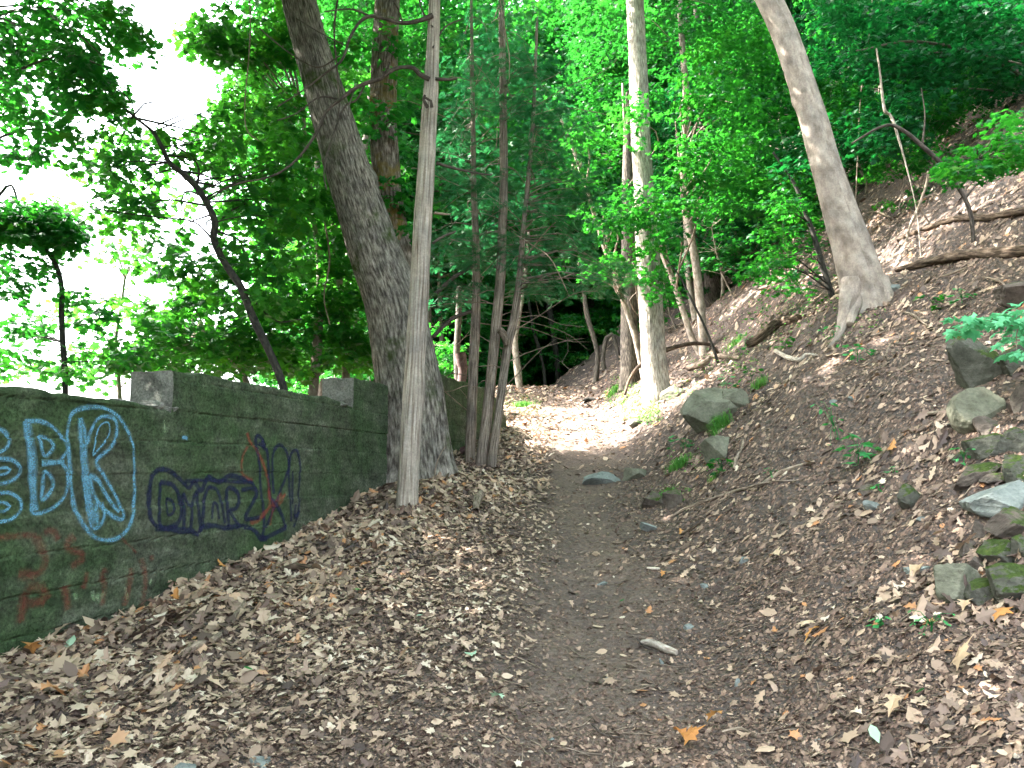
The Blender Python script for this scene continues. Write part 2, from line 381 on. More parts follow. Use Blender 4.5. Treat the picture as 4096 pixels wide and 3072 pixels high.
M['rock_brown'] = rock_mat('brown_rock', (.05, .04, .033), (.10, .082, .07), (.15, .125, .105), moss=.45)

def concrete():
    m, nt, b, out = mat('mossy_concrete')
    v = coord(nt); vs = coord(nt, 'Object', (1, 1, 5))
    n1 = noise(nt, v, 1.1, 6, .65); n2 = noise(nt, v, 34, 6, .8); n3 = noise(nt, vs, 1.6, 6, .6); n4 = noise(nt, v, 6, 6, .75)
    c = ramp(nt, n3, [(.3, (.032, .038, .027)), (.5, (.066, .076, .055)), (.72, (.115, .128, .10))])
    green = ramp(nt, n1, [(.36, (0, 0, 0)), (.58, (1, 1, 1))]); c = mixc(nt, mixc(nt, .75, (0, 0, 0), green), c, (.034, .068, .026))
    c = mixc(nt, .8, c, ramp(nt, n4, [(.36, (.5, .52, .5)), (.64, (1.5, 1.46, 1.4))]), 'MULTIPLY')
    c = mixc(nt, .8, c, ramp(nt, n2, [(.38, (.42, .42, .42)), (.62, (1.7, 1.7, 1.7))]), 'MULTIPLY')
    nt.links.new(c, b.inputs['Base Color']); b.inputs['Roughness'].default_value = .93; b.inputs['Specular IOR Level'].default_value = .15
    add = N(nt, 'ShaderNodeMath', operation='ADD'); nt.links.new(n2, add.inputs[0]); nt.links.new(n4, add.inputs[1]); bump(nt, b, add.outputs[0], .8, .02)
    return m
M['concrete'] = concrete()
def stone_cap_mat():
    m, nt, b, out = mat('broken_skylit_concrete')
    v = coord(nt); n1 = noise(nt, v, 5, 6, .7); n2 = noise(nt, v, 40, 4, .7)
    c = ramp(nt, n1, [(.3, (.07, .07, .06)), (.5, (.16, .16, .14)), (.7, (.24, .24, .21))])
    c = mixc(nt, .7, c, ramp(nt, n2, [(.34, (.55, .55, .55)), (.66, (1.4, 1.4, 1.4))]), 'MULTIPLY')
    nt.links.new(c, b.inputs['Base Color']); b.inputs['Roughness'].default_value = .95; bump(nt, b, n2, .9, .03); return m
M['broken'] = stone_cap_mat()  # rubble colour; on the wall ends its paleness paints in sky light
def paint(name, col, cover=.9, edge=.5, worn=.35):
    """sprayed paint: the strip's own v runs across it, its edge thins out into speckle"""
    m, nt, b, out = mat(name)
    b.inputs['Base Color'].default_value = (*col, 1); b.inputs['Roughness'].default_value = .75
    uv = nt.nodes.new('ShaderNodeTexCoord'); sx = nt.nodes.new('ShaderNodeSeparateXYZ'); nt.links.new(uv.outputs['UV'], sx.inputs[0])
    a = N(nt, 'ShaderNodeMath', operation='ABSOLUTE'); nt.links.new(sx.outputs[1], a.inputs[0])
    fall = ramp(nt, a.outputs[0], [(edge, (1, 1, 1)), (1, (0, 0, 0))])
    v = coord(nt); n = noise(nt, v, 110, 2, .8); n5 = noise(nt, v, 14, 4, .7)
    add = N(nt, 'ShaderNodeMath', operation='MULTIPLY'); nt.links.new(fall, add.inputs[0])
    r = ramp(nt, n, [(.3, (.35,)*3), (.62, (1, 1, 1))]); nt.links.new(r, add.inputs[1])
    m2 = N(nt, 'ShaderNodeMath', operation='MULTIPLY'); nt.links.new(add.outputs[0], m2.inputs[0]); nt.links.new(ramp(nt, n5, [(.32, (worn,)*3), (.58, (1, 1, 1))]), m2.inputs[1])
    m3 = N(nt, 'ShaderNodeMath', operation='MULTIPLY'); nt.links.new(m2.outputs[0], m3.inputs[0]); m3.inputs[1].default_value = cover
    nt.links.new(m3.outputs[0], b.inputs['Alpha']); return m
M['p_blue'] = paint('light_blue_spray', (.13, .33, .47), .9, .38)
M['p_navy'] = paint('navy_spray', (.004, .009, .042), 1.0, .6, .75)
M['p_red'] = paint('red_spray', (.30, .055, .03), .6, .25)
M['p_redfade'] = paint('faded_red_spray', (.22, .045, .03), .45, .2)
M['p_white'] = paint('pale_spray', (.30, .42, .24), .6, .3)
def rust():
    m, nt, b, out = mat('rusty_iron'); v = coord(nt); n = noise(nt, v, 14, 5, .7)
    nt.links.new(ramp(nt, n, [(.3, (.035, .018, .018)), (.55, (.09, .045, .042)), (.75, (.17, .11, .10))]), b.inputs['Base Color'])
    b.inputs['Roughness'].default_value = .85; bump(nt, b, n, .5, .01); return m
M['rust'] = rust()
M['white_chip'] = bark_mat('bleached_bark_chip', (.25, .2, .16), (.42, .37, .31), (.58, .54, .48), 40, 10, .5, .005)

# ------------------------------------------------------------------ ground
def axis(lo, near_lo, near_hi, hi, step, growth=1.07):
    a = list(np.arange(near_lo, near_hi, step)); s = step
    while a[-1] < hi: s *= growth; a.append(a[-1]+s)
    s = step
    while a[0] > lo: s *= growth; a.insert(0, a[0]-s)
    return np.array(a)
ys = [1.5]; s = .035
while ys[-1] < 330: s = max(.035, ys[-1]*.0075) if ys[-1] < 40 else s*1.06; ys.append(ys[-1]+s)
yb = [1.5]; s = .1
while yb[0] > -50: s *= 1.2; yb.insert(0, yb[0]-s)
ys = np.array(yb[:-1]+ys); xs = axis(-260, -5.5, 9.0, 260, .055, 1.035)
X, Y = np.meshgrid(xs, ys); Z = height(X, Y)
nx, ny = len(xs), len(ys)
i = np.arange(ny-1)[:, None]; j = np.arange(nx-1)[None, :]
F = np.stack([i*nx+j, i*nx+j+1, (i+1)*nx+j+1, (i+1)*nx+j], -1).reshape(-1, 4)
me = new_mesh('ground', np.stack([X, Y, Z], -1).reshape(-1, 3), F.ravel(), np.arange(len(F))*4, np.full(len(F), 4), M['ground'], True)
def pathness(x, y):
    u = x-tab(_XT, y); w = np.interp(y, [0, 6, 12, 30], [1.45, 1.15, 1.0, .95])
    return np.clip(1.25-np.abs(u+.05+.35*vnoise(x*1.3, y*1.3, 31))/w, 0, 1)
pa = me.attributes.new('path', 'FLOAT', 'POINT'); pa.data.foreach_set('value', pathness(X, Y).ravel().astype(np.float32))
tag(link('ground', me), 'bare brown forest soil rising as a trail and a steep bank', 'ground', kind='structure')

# ------------------------------------------------------------------ concrete wall (a vertical plane seen obliquely)
VPX = 3000.0/V2
_wd = ray(VPX, 1880/V2); WD = np.array([_wd[0], _wd[1], 0.0]); WD /= np.linalg.norm(WD)
WN = np.array([WD[1], -WD[0], 0.0])               # faces the trail
_r = ray(0, 1455); W0 = np.array([_r[0]*5.7/_r[1], 5.7, 0.0])
def wall_hit(vx, vy):
    r = ray(vx, vy); o = np.array([0, 0, EYE]); k = np.dot(W0-o, WN)/np.dot(r, WN); p = o+r*k
    return float(np.dot(p-W0, WD)), float(p[2])
def wdisp(t, z):
    """relief of the board-marked face, outward"""
    L = .30; zz = (z-.02*np.sin(t*.6))/L; k = np.floor(zz); fr = zz-k
    d = (_h(k.astype(np.int64), np.zeros_like(k, dtype=np.int64), 77)-.5)*.022
    seam = np.exp(-((np.minimum(fr, 1-fr))*L/.008)**2)*.014*((_h(k.astype(np.int64), (t*.5).astype(np.int64), 5) > .3)*1.0)
    return d-seam+.018*fbm(t*2.2, z*2.2, 41, 3)+.006*fbm(t*12, z*12, 43, 3)
def wall_piece(name, t0, t1, ztop, thick, mt, root, zb=None, top_noise=.02, slant=0):
    ts = np.arange(t0, t1+.001, .022); ts[-1] = t1
    n = len(ts); nr = 130
    zt = np.array([ztop(t) for t in ts])+top_noise*fbm(ts*3.5, ts*0, 51, 4)*2
    base = W0[None, :]+ts[:, None]*WD
    zbot = height(base[:, 0], base[:, 1], False)-.5 if zb is None else np.full(n, zb)
    q = np.linspace(0, 1, nr)[:, None]; Zg = zbot[None]*(1-q)+zt[None]*q; Tg = np.broadcast_to(ts[None], Zg.shape)
    off = wdisp(Tg, Zg)
    edge = np.clip((zt[None]-Zg)/.03, 0, 1); off = off-.018*(1-edge)**2
    Pf = W0+Tg[..., None]*WD+off[..., None]*WN; Pf[..., 2] = Zg
    nb = 12; qb = np.linspace(0, 1, nb)[1:]
    rows = [Pf]
    for w in qb:
        top = W0+ts[:, None]*WD+(off[-1]*(1-w)-w*thick)[:, None]*WN
        top[:, 2] = zt+.03*fbm(ts*6, np.full(n, w*thick*6), 61, 3)*min(1, w*3); rows.append(top[None])
    bk = rows[-1][0].copy(); bk[:, 2] = zbot-3; rows.append(bk[None])
    G = np.concatenate(rows, 0); m = G.shape[0]
    a = np.arange(m-1)[:, None]; b = np.arange(n-1)[None]
    Fq = np.stack([a*n+b, a*n+b+1, (a+1)*n+b+1, (a+1)*n+b], -1).reshape(-1, 4)
    mb = MB(); mb.add(G.reshape(-1, 3), Fq)
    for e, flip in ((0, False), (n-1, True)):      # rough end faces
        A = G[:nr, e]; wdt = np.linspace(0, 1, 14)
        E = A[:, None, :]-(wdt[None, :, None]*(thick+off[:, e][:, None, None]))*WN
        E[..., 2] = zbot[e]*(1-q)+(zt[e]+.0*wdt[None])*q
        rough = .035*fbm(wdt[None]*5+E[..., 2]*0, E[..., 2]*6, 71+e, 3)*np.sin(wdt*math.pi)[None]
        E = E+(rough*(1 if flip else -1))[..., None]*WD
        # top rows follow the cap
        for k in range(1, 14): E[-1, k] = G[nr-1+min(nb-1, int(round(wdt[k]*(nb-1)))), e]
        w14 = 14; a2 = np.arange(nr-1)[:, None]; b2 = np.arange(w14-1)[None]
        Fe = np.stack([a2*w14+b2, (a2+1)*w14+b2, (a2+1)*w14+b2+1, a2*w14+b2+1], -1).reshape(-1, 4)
        me_ = MB(); me_.add(E.reshape(-1, 3), Fe); place(me_.obj('broken_skylit_end', M['broken'], None, False), root)  # rough end, painted paler than the wall face to carry the sky light
    o = mb.obj(name, mt, None, False); return place(o, root)
zt1 = wall_hit(0, 835)[1]; t2, zt2 = wall_hit(374, 800); t3, zt3 = wall_hit(765, 815); t4, _ = wall_hit(838, 900)
wall = thing('concrete_wall', W0, 'long mossy concrete retaining wall with stepped top and spray painted letters', 'wall'); wall['kind'] = 'thing'
nt_ = .1
w1 = wall_piece('wall_section', -6, t2, lambda t: zt1+.0*t-(.05*math.exp(-((t-t2)/.5)**2)), .5, M['concrete'], wall, top_noise=.018)
w2 = wall_piece('wall_section', t2, t3, lambda t: zt2-(.07*math.exp(-((t-t3)/.35)**2)), .505, M['concrete'], wall)
w3 = wall_piece('wall_section', t3, t4, lambda t: zt3, .51, M['concrete'], wall)
t5, zt5 = wall_hit(965, 832); t6, _ = wall_hit(1092, 962)
wallf = thing('concrete_wall', W0+WD*t5, 'dark far piece of concrete wall between big trunk and cedar stems', 'wall'); wallf['kind'] = 'thing'
wallf.location = Vector(W0+WD*(t4+1.1))
z56 = wall_hit(1035, 835)[1]
tS = wall_hit(1062, 850)[0]
def ztf(t): return z56 if t < tS else z56-(t-tS)*(z56-.35-float(height(*(W0+WD*t6)[:2])))/(t6-tS)
w4 = wall_piece('wall_section', t4+1.0, t6+.1, ztf, .55, M['concrete'], wallf)
# coping stones broken off at the steps
# graffiti: strips laid over the face
def C(x, y): return (x*.8442/V2, (1300+y*.8439)/V2)
def strip(mb, pts, w, closed=False, zoff=.006, step=.012):
    tz = np.array([wall_hit(*C(x, y)) for x, y in pts])
    if closed: tz = np.vstack([tz, tz[:1]])
    p3 = np.column_stack([tz, np.zeros(len(tz))]); c, _ = resample(p3, np.ones(len(p3)), .02); c = c[:, :2]
    if len(c) < 3: c = np.vstack([c[0], (c[0]+c[-1])/2, c[-1]])
    T = np.gradient(c, axis=0); T /= np.linalg.norm(T, axis=1)[:, None]+1e-9; Nn = np.column_stack([-T[:, 1], T[:, 0]])
    k = 5; q = np.linspace(-1, 1, k); ws = w*1.02*(1+.45*vnoise(np.arange(len(c))*.15, np.zeros(len(c)), int(abs(tz[0, 0]*1000)) % 97))/2
    G = c[:, None, :]+Nn[:, None, :]*q[None, :, None]*ws[:, None, None]
    t = G[..., 0]; z = G[..., 1]
    Pw = W0+t[..., None]*WD+(wdisp(t, z)+zoff)[..., None]*WN; Pw[..., 2] = z
    n = len(c); a = np.arange(n-1)[:, None]; b = np.arange(k-1)[None]
    Fq = np.stack([a*k+b, a*k+b+1, (a+1)*k+b+1, (a+1)*k+b], -1).reshape(-1, 4)
    QQ = np.broadcast_to(q[None], (n, k)).ravel(); uv = np.stack([np.zeros(Fq.size), QQ[Fq.ravel()]], -1)
    mb.add(Pw.reshape(-1, 3), Fq, uv)
def graffiti(name, mt, strokes, label=None):
    mb = MB()
    for i, sdef in enumerate(strokes):
        pts, w = sdef[0], sdef[1]; strip(mb, pts, w, len(sdef) > 2 and sdef[2], .0045+.0006*i)
    o = place(mb.obj(name, mt, None, True), wall)
    if label: o['label'] = label
BW = .042
graffiti('painted_letter', M['p_blue'], [
    ([(-60, 470), (0, 495), (30, 510), (45, 545), (30, 580), (0, 600), (-50, 605)], BW), ([(-60, 625), (0, 633), (60, 642), (95, 680), (80, 720), (40, 745), (0, 752), (-50, 760)], BW),
    ([(-30, 682), (0, 678), (30, 676), (45, 686), (25, 705), (0, 710), (-30, 716)], .03), ([(-60, 790), (0, 795), (50, 797), (95, 830), (97, 880), (50, 920), (0, 932), (-60, 940)], BW),
    ([(-40, 845), (0, 840), (30, 845), (45, 860), (20, 882), (0, 884), (-40, 890)], .03)], 'light blue outline letter E cut off by the photo edge')
graffiti('painted_letter', M['p_blue'], [
    ([(120, 455), (200, 458), (262, 490), (305, 540), (322, 590), (290, 642), (317, 685), (326, 750), (305, 820), (245, 872), (155, 890), (150, 800), (140, 600)], BW, True),
    ([(133, 465), (148, 600), (160, 800), (164, 880)], .085), ([(185, 525), (230, 540), (252, 570), (240, 600), (208, 618)], BW, True),
    ([(208, 690), (245, 720), (255, 760), (235, 800), (200, 828), (203, 770)], BW, True), ([(195, 655), (250, 652), (305, 648)], .06)], 'light blue outline letter B')
graffiti('painted_letter', M['p_blue'], [
    ([(330, 470), (350, 415), (420, 390), (490, 393), (560, 432), (608, 500), (632, 580), (637, 700), (634, 850), (612, 950), (560, 1005), (500, 1020), (440, 1003), (385, 940), (352, 850), (336, 700), (325, 560)], .05, True),
    ([(385, 440), (402, 490), (412, 560), (432, 510), (462, 450), (502, 432), (550, 452), (556, 520), (520, 585), (457, 648), (500, 722), (560, 832), (582, 912), (545, 915), (492, 872), (445, 800), (425, 715)], .05),
    ([(385, 440), (386, 560), (396, 700), (415, 880), (432, 962), (470, 945), (490, 900), (484, 840)], .05),
    ([(395, 560), (408, 700), (428, 860), (440, 940)], .085), ([(440, 610), (452, 560), (475, 480), (515, 462), (522, 512), (485, 570), (440, 620)], .03), ([(425, 715), (465, 735), (500, 800), (560, 885)], .06),
    ([(450, 945), (455, 880), (462, 830)], .05)], 'light blue outline letter K inside a tall oval ring')
NW = .045
graffiti('painted_word', M['p_navy'], [
    ([(740, 955), (712, 915), (704, 850), (714, 740), (742, 690), (782, 685), (830, 710), (870, 745), (900, 772), (926, 745), (958, 785), (990, 722), (1040, 745), (1090, 715), (1140, 725), (1190, 742), (1218, 780)], .06),
    ([(735, 962), (800, 965), (860, 975), (900, 975), (935, 992), (952, 960), (1010, 950), (1060, 962), (1110, 955), (1160, 958), (1200, 975), (1232, 1010), (1262, 1014)], .065),
    ([(757, 745), (757, 950), (830, 945), (852, 900), (852, 820), (820, 760)], .055, True), ([(790, 820), (790, 895), (815, 890), (822, 842)], .035, True),
    ([(865, 970), (868, 880), (872, 800), (902, 860), (935, 790), (938, 880), (950, 980)], .055), ([(905, 870), (900, 960)], .05),
    ([(955, 960), (962, 870), (985, 780), (1010, 770), (1040, 800), (1062, 940)], .055), ([(1000, 920), (1008, 850), (1025, 850), (1035, 920)], .04),
    ([(1078, 955), (1075, 790), (1110, 778), (1132, 820), (1110, 870), (1085, 880), (1125, 955)], .055),
    ([(1142, 782), (1200, 775), (1218, 802), (1175, 870), (1155, 918), (1225, 912)], .055),
    ([(880, 740), (1000, 735), (1100, 742), (1200, 748)], .05),
    ], 'navy block letters reading DMARZ')
graffiti('painted_letter', M['p_navy'], [
    ([(1242, 1020), (1246, 900), (1232, 700), (1212, 545), (1235, 532), (1265, 600), (1282, 800), (1292, 880)], .055), ([(1225, 560), (1255, 585), (1240, 545)], .06),
    ([(1300, 800), (1290, 640), (1308, 580), (1340, 573), (1367, 640), (1355, 720), (1302, 850), (1255, 960)], .05), ([(1285, 820), (1320, 880), (1350, 960)], .055),
    ([(1375, 930), (1368, 760), (1372, 640), (1388, 600), (1410, 600), (1420, 680), (1412, 800), (1405, 900), (1385, 960)], .045), ([(1385, 690), (1380, 850)], .04), ([(1240, 1015), (1300, 985), (1350, 960)], .07), ([(1395, 850), (1390, 910), (1412, 880)], .05)],
    'tall navy loops and letter K ending the dark word')
graffiti('painted_stroke', M['p_red'], [
    ([(1170, 510), (1190, 560), (1230, 620), (1268, 720), (1278, 800), (1262, 880), (1215, 930), (1180, 935)], .06), ([(1175, 570), (1148, 620), (1142, 680), (1160, 715), (1200, 735)], .045),
    ([(1275, 780), (1300, 860), (1350, 800)], .055), ([(1230, 905), (1290, 850), (1335, 800)], .06), ([(1290, 870), (1275, 950)], .05)], 'orange red stroke sprayed across the navy letters')
graffiti('painted_stroke', M['p_redfade'], [
    ([(-20, 1008), (60, 1000), (165, 995)], .08), ([(165, 1000), (200, 1080), (205, 1130), (165, 1180), (80, 1182)], .10), ([(200, 985), (240, 975), (272, 1015)], .09),
    ([(345, 1000), (312, 1030), (322, 1062), (372, 1080), (376, 1110), (330, 1150)], .09), ([(90, 1410), (115, 1270), (180, 1240), (222, 1300)], .11), ([(100, 1325), (205, 1310)], .09),
    ([(300, 1235), (312, 1350)], .09), ([(402, 1170), (388, 1250)], .08), ([(495, 1155), (470, 1195), (490, 1225), (480, 1330)], .09), ([(615, 1150), (605, 1230), (585, 1330)], .09), ([(660, 1105), (680, 1200), (665, 1330)], .08), ([(570, 1010), (640, 1080)], .03), ([(700, 1100), (720, 1110)], .06)],
    'faded red scrawled letters low on the wall')
graffiti('paint_mark', M['p_white'], [([(430, 1260), (445, 1300), (465, 1275), (470, 1310), (490, 1265)], .05)], 'pale green zigzag paint dab under the faded red letters')
for q_ in (([(345, 1268), (352, 1300)], .05), ([(590, 1240), (600, 1300)], .04), ([(700, 1225), (712, 1205)], .04), ([(780, 450), (783, 510)], .03)): graffiti('paint_mark', M['p_white'], [q_])
graffiti('paint_mark', M['p_blue'], [([(862, 532), (890, 536)], .05)], 'tiny blue paint dab on the wall')

# ------------------------------------------------------------------ named trees and stems near the trail
def region(ells, d0, d1, seed):
    """clump centres inside patches of the crown: (vx, vy, rx, ry, count)"""
    g = np.random.default_rng(seed); out = []
    for (cx, cy, rx, ry, n) in ells:
        for _ in range(n):
            a = g.uniform(0, 6.283); q = math.sqrt(g.uniform(0, 1))
            out.append(P(cx+rx*q*math.cos(a), cy+ry*q*math.sin(a), g.uniform(d0, d1)))
    return np.array(out)
def twigs(mb, stem, cents, r0=.02, seed=0, n=None, nseg=4):
    """limbs from the stem out to the leaf clumps"""
    g = np.random.default_rng(seed); idx = np.arange(len(cents))
    if n and n < len(idx): idx = g.choice(idx, n, replace=False)
    for i in idx:
        c = cents[i]; d = np.linalg.norm(stem-c+np.array([0, 0, .35*np.linalg.norm(stem-c, axis=1).mean()*0]), axis=1)+np.where(stem[:, 2] > c[2], .6*(stem[:, 2]-c[2]), 0)
        s = stem[int(np.argmin(d))]; L = np.linalg.norm(c-s)
        if L < .05 or L > 4.5: continue
        mid = (s+c)/2+np.array([g.normal(0, .08*L), g.normal(0, .08*L), .10*L+g.normal(0, .04*L)])
        rr = min(r0, .006+.008*L); tube(mb, [s, mid, c], [rr, rr*.6, .004], nseg, max(.25, L/7), wob=0, cap=False)
def pixtree(name, label, cat, pts, d0, d1, bark, nseg=20, step=.12, ridge=0, ridge_n=40, flare=0, ground_base=True, extra=None, crown=None, group=None, up=None, knots=(), wob=.06, tw=None, seed=1):
    """a tree whose stem follows photo points (base first) at depths d0..d1; crown = (material, shape, clumps, rxy, rz, per, size[, droop])"""
    if ground_base:
        g0 = ground(pts[0][0], pts[0][1]); 
        if d0 is None: d0 = g0[1]
    if d1 is None: d1 = d0
    c, r = px_path(pts, d0, d1)
    if ground_base:
        g0 = np.array([c[0][0], c[0][1], float(height(c[0][0], c[0][1], False))]); low = c[0]-(c[1]-c[0])/np.linalg.norm(c[1]-c[0])*max(.25, r[0]*1.8)
        low[2] = min(low[2], g0[2]-.2); c = np.vstack([low, c]); r = np.concatenate([[r[0]*1.03], r])
    if up:     # the part above the frame
        T = (c[-1]-c[-2])/np.linalg.norm(c[-1]-c[-2]); c = np.vstack([c, c[-1]+T*up*.5+np.array([0, 0, up*.1]), c[-1]+T*up+np.array([0, 0, up*.25])]); r = np.concatenate([r, [r[-1]*.7, r[-1]*.3]])
    root = thing(name, c[1] if ground_base else c[0], label, cat, group)
    mb = MB(); cs, rs = tube(mb, c, r, nseg, step, ridge, ridge_n, wob, seed, flare, knots=knots)
    for e in (extra or []):
        ec, er = px_path(e[0], e[1], e[2] if len(e) > 2 else None); tube(mb, ec, er, max(6, nseg//2), step, ridge*.6, max(6, ridge_n//2), wob, seed+3)
    if crown is not None:
        cents = crown[2]; twigs(mb, cs, cents, rs.mean()*.5, seed, tw)
    place(mb.obj('trunk', bark), root)
    if crown is not None:
        cm = MB(); clump(cm, crown[1], cents, crown[3], crown[4], crown[5], crown[6], crown[7] if len(crown) > 7 else .35, seed+9)
        place(cm.obj('crown', crown[0], None, False), root)
    return root, cs

def above(x, y, z, rx, ry, rz, n, seed):
    g = np.random.default_rng(seed); v = g.normal(0, 1, (n, 3)); v /= np.linalg.norm(v, axis=1)[:, None]; v *= (g.uniform(.15, 1, n)**.45)[:, None]
    return np.array([x, y, z])+v*np.array([rx, ry, rz])

# the big double trunk growing through the gap in the wall
big = thing('big_tree', ground(915, 1015), 'massive furrowed double trunk leaning left through the gap in the concrete wall', 'tree')
bd = 12.1
mb = MB()
c, r = px_path([(900, 1060, 170), (897, 1000, 146), (893, 940, 142), (888, 860, 138), (872, 760, 134), (848, 650, 124), (815, 560, 116), (785, 470, 108), (752, 370, 100), (722, 270, 90), (695, 180, 82), (668, 90, 76), (645, 0, 74), (610, -130, 66), (560, -300, 50), (500, -520, 26)], bd, 11.4)
cs_big, _ = tube(mb, c, r, 150, .025, .020, 62, .05, 3, .16, knots=((5.1, 3.0, .14, .05), (1.0, 4.9, .10, .05), (1.0, 4.9, .045, -.06)))
place(mb.obj('trunk', M['bark_big']), big)
mb = MB()
c, r = px_path([(895, 800, 70), (885, 690, 80), (868, 600, 76), (852, 520, 70), (841, 440, 64), (833, 350, 62), (828, 270, 60), (829, 200, 58), (832, 120, 56), (834, 60, 56), (838, -30, 54), (845, -200, 42), (850, -420, 20)], bd+.35, 12.6)
cs_b2, _ = tube(mb, c, r, 96, .03, .014, 44, .06, 5, knots=((3.3, 2.8, .12, .05),))
place(mb.obj('second_trunk', M['bark_lichen']), big)['label'] = 'upright second stem with orange lichen streaks'
mb = MB(); bc = np.vstack([above(-3.8, 12.5, 13.0, 5.0, 3.6, 1.7, 150, 5), above(-3.5, 8.0, 10.8, 5.5, 3.2, 2.0, 170, 6), above(-4.5, 3.6, 8.0, 4.5, 3.0, 1.6, 80, 16), above(-9.0, 8.0, 9.8, 3.6, 3.2, 1.8, 110, 17), above(-7.2, 11.0, 11.4, 3.2, 2.6, 1.5, 90, 18)]); bc = bc[(bc[:, 2] > EYE+.70*bc[:, 1]+.6) & (bc[:, 1] < 16.2)]  # unseen crown clumps added to keep the sun off the near trail
twigs(mb, np.vstack([cs_big[-60:], cs_b2[-60:]]), bc, .06, 4, 60); place(mb.obj('limbs', M['bark_grey']), big)
mb = MB(); clump(mb, MAPLE_S, bc, .85, .3, 95, .17, .35, 3)
cents = region([(850, 230, 40, 60, 6), (815, 70, 40, 60, 4), (735, 90, 24, 60, 3), (870, 430, 40, 90, 8)], 11.8, 13.2, 8); clump(mb, MAPLE, cents, .35, .15, 40, .14, .4, 5)
place(mb.obj('crown', M['maple'], None, False), big)

# the dead pole
snag = thing('dead_pole_tree', ground(880, 1098), 'tall bare weathered dead trunk standing in the leaf litter before the big tree', 'dead tree')
sd = float(ground(880, 1098)[1])
mb = MB()
c, r = px_path([(877, 1125, 52), (879, 1092, 47), (881, 1050, 45), (884, 1000, 44), (890, 900, 45), (895, 825, 46), (896, 790, 42), (900, 720, 43), (905, 640, 42), (909, 560, 41), (914, 470, 40), (920, 380, 38), (925, 290, 36), (931, 200, 33), (934, 130, 29), (937, 60, 27), (939, 0, 25), (942, -120, 20), (946, -220, 12)], sd+.05, sd+.1)
cs_s, _ = tube(mb, c, r, 72, .03, .006, 26, .04, 8, .10, knots=((1.55, 4.4, .08, .018), (2.8, 4.9, .05, .02), (2.8, 4.9, .02, -.03), (4.4, 5.0, .06, .02), (4.4, 4.9, .025, -.03)))
place(mb.obj('trunk', M['snag']), snag)
def branch(root, pts, d0, d1, mt, nseg=8, name='branch', wob=.12, step=.05, seed=0):
    b = MB()
    segs = pts if isinstance(pts[0], list) else [pts]
    for k, sgm in enumerate(segs):
        c, r = px_path(sgm, d0, d1); tube(b, c, r, nseg, step, 0, 0, wob, seed+k)
    return place(b.obj(name, mt), root)
branch(snag, [[(934, 34, 12), (905, 45, 10), (870, 50, 9), (835, 42, 8), (800, 35, 8), (775, 50, 7), (755, 85, 6), (738, 130, 6), (700, 160, 5), (655, 195, 4), (600, 230, 3)],
              [(800, 35, 6), (760, 20, 4), (700, 25, 3)], [(870, 50, 5), (860, 20, 4), (850, 2, 3)]], sd, sd-.5, M['dead_twig'])
branch(snag, [[(928, 172, 12), (905, 160, 10), (895, 148, 11), (875, 145, 9), (850, 150, 9), (820, 170, 10), (790, 180, 9), (765, 192, 9), (735, 215, 8), (705, 240, 8), (690, 275, 7), (665, 315, 6), (635, 350, 5), (600, 375, 5), (560, 388, 4), (520, 395, 4), (460, 418, 3)],
              [(790, 180, 5), (770, 215, 4), (745, 230, 4), (720, 290, 4), (705, 340, 4), (700, 380, 3), (706, 410, 2)], [(735, 215, 5), (690, 210, 4), (640, 245, 3), (600, 260, 3)],
              [(820, 170, 5), (835, 150, 4), (842, 135, 3)], [(765, 192, 4), (755, 225, 3), (752, 250, 3)]], sd, sd-.7, M['dead_twig'])
branch(snag, [[(924, 232, 9), (915, 215, 7), (918, 205, 5)], [(933, 232, 8), (931, 218, 6), (918, 210, 5)]], sd-.15, sd-.2, M['dead_twig'])
branch(snag, [(940, 170, 8), (965, 172, 7), (988, 170, 5)], sd, sd+.1, M['dead_twig'])
branch(snag, [(943, 352, 7), (975, 362, 7), (1010, 370, 5), (1035, 375, 4), (1062, 378, 3)], sd, sd+.6, M['dead_twig'])
branch(snag, [(938, 460, 6), (955, 462, 6), (972, 463, 4)], sd, sd+.1, M['stick'])
branch(snag, [(935, 525, 6), (955, 512, 6), (985, 500, 4)], sd, sd+.2, M['dead_twig'])
branch(snag, [[(934, 105, 5), (960, 60, 4), (1000, 40, 3)], [(936, 60, 5), (915, 30, 4), (905, 0, 3)]], sd, sd+.3, M['dead_twig'])
branch(snag, [[(560, 60, 3), (600, 95, 3), (650, 130, 3), (690, 145, 3), (735, 120, 3)], [(640, 40, 3), (690, 70, 3), (740, 95, 3)]], sd-.3, sd-.5, M['dead_twig'])

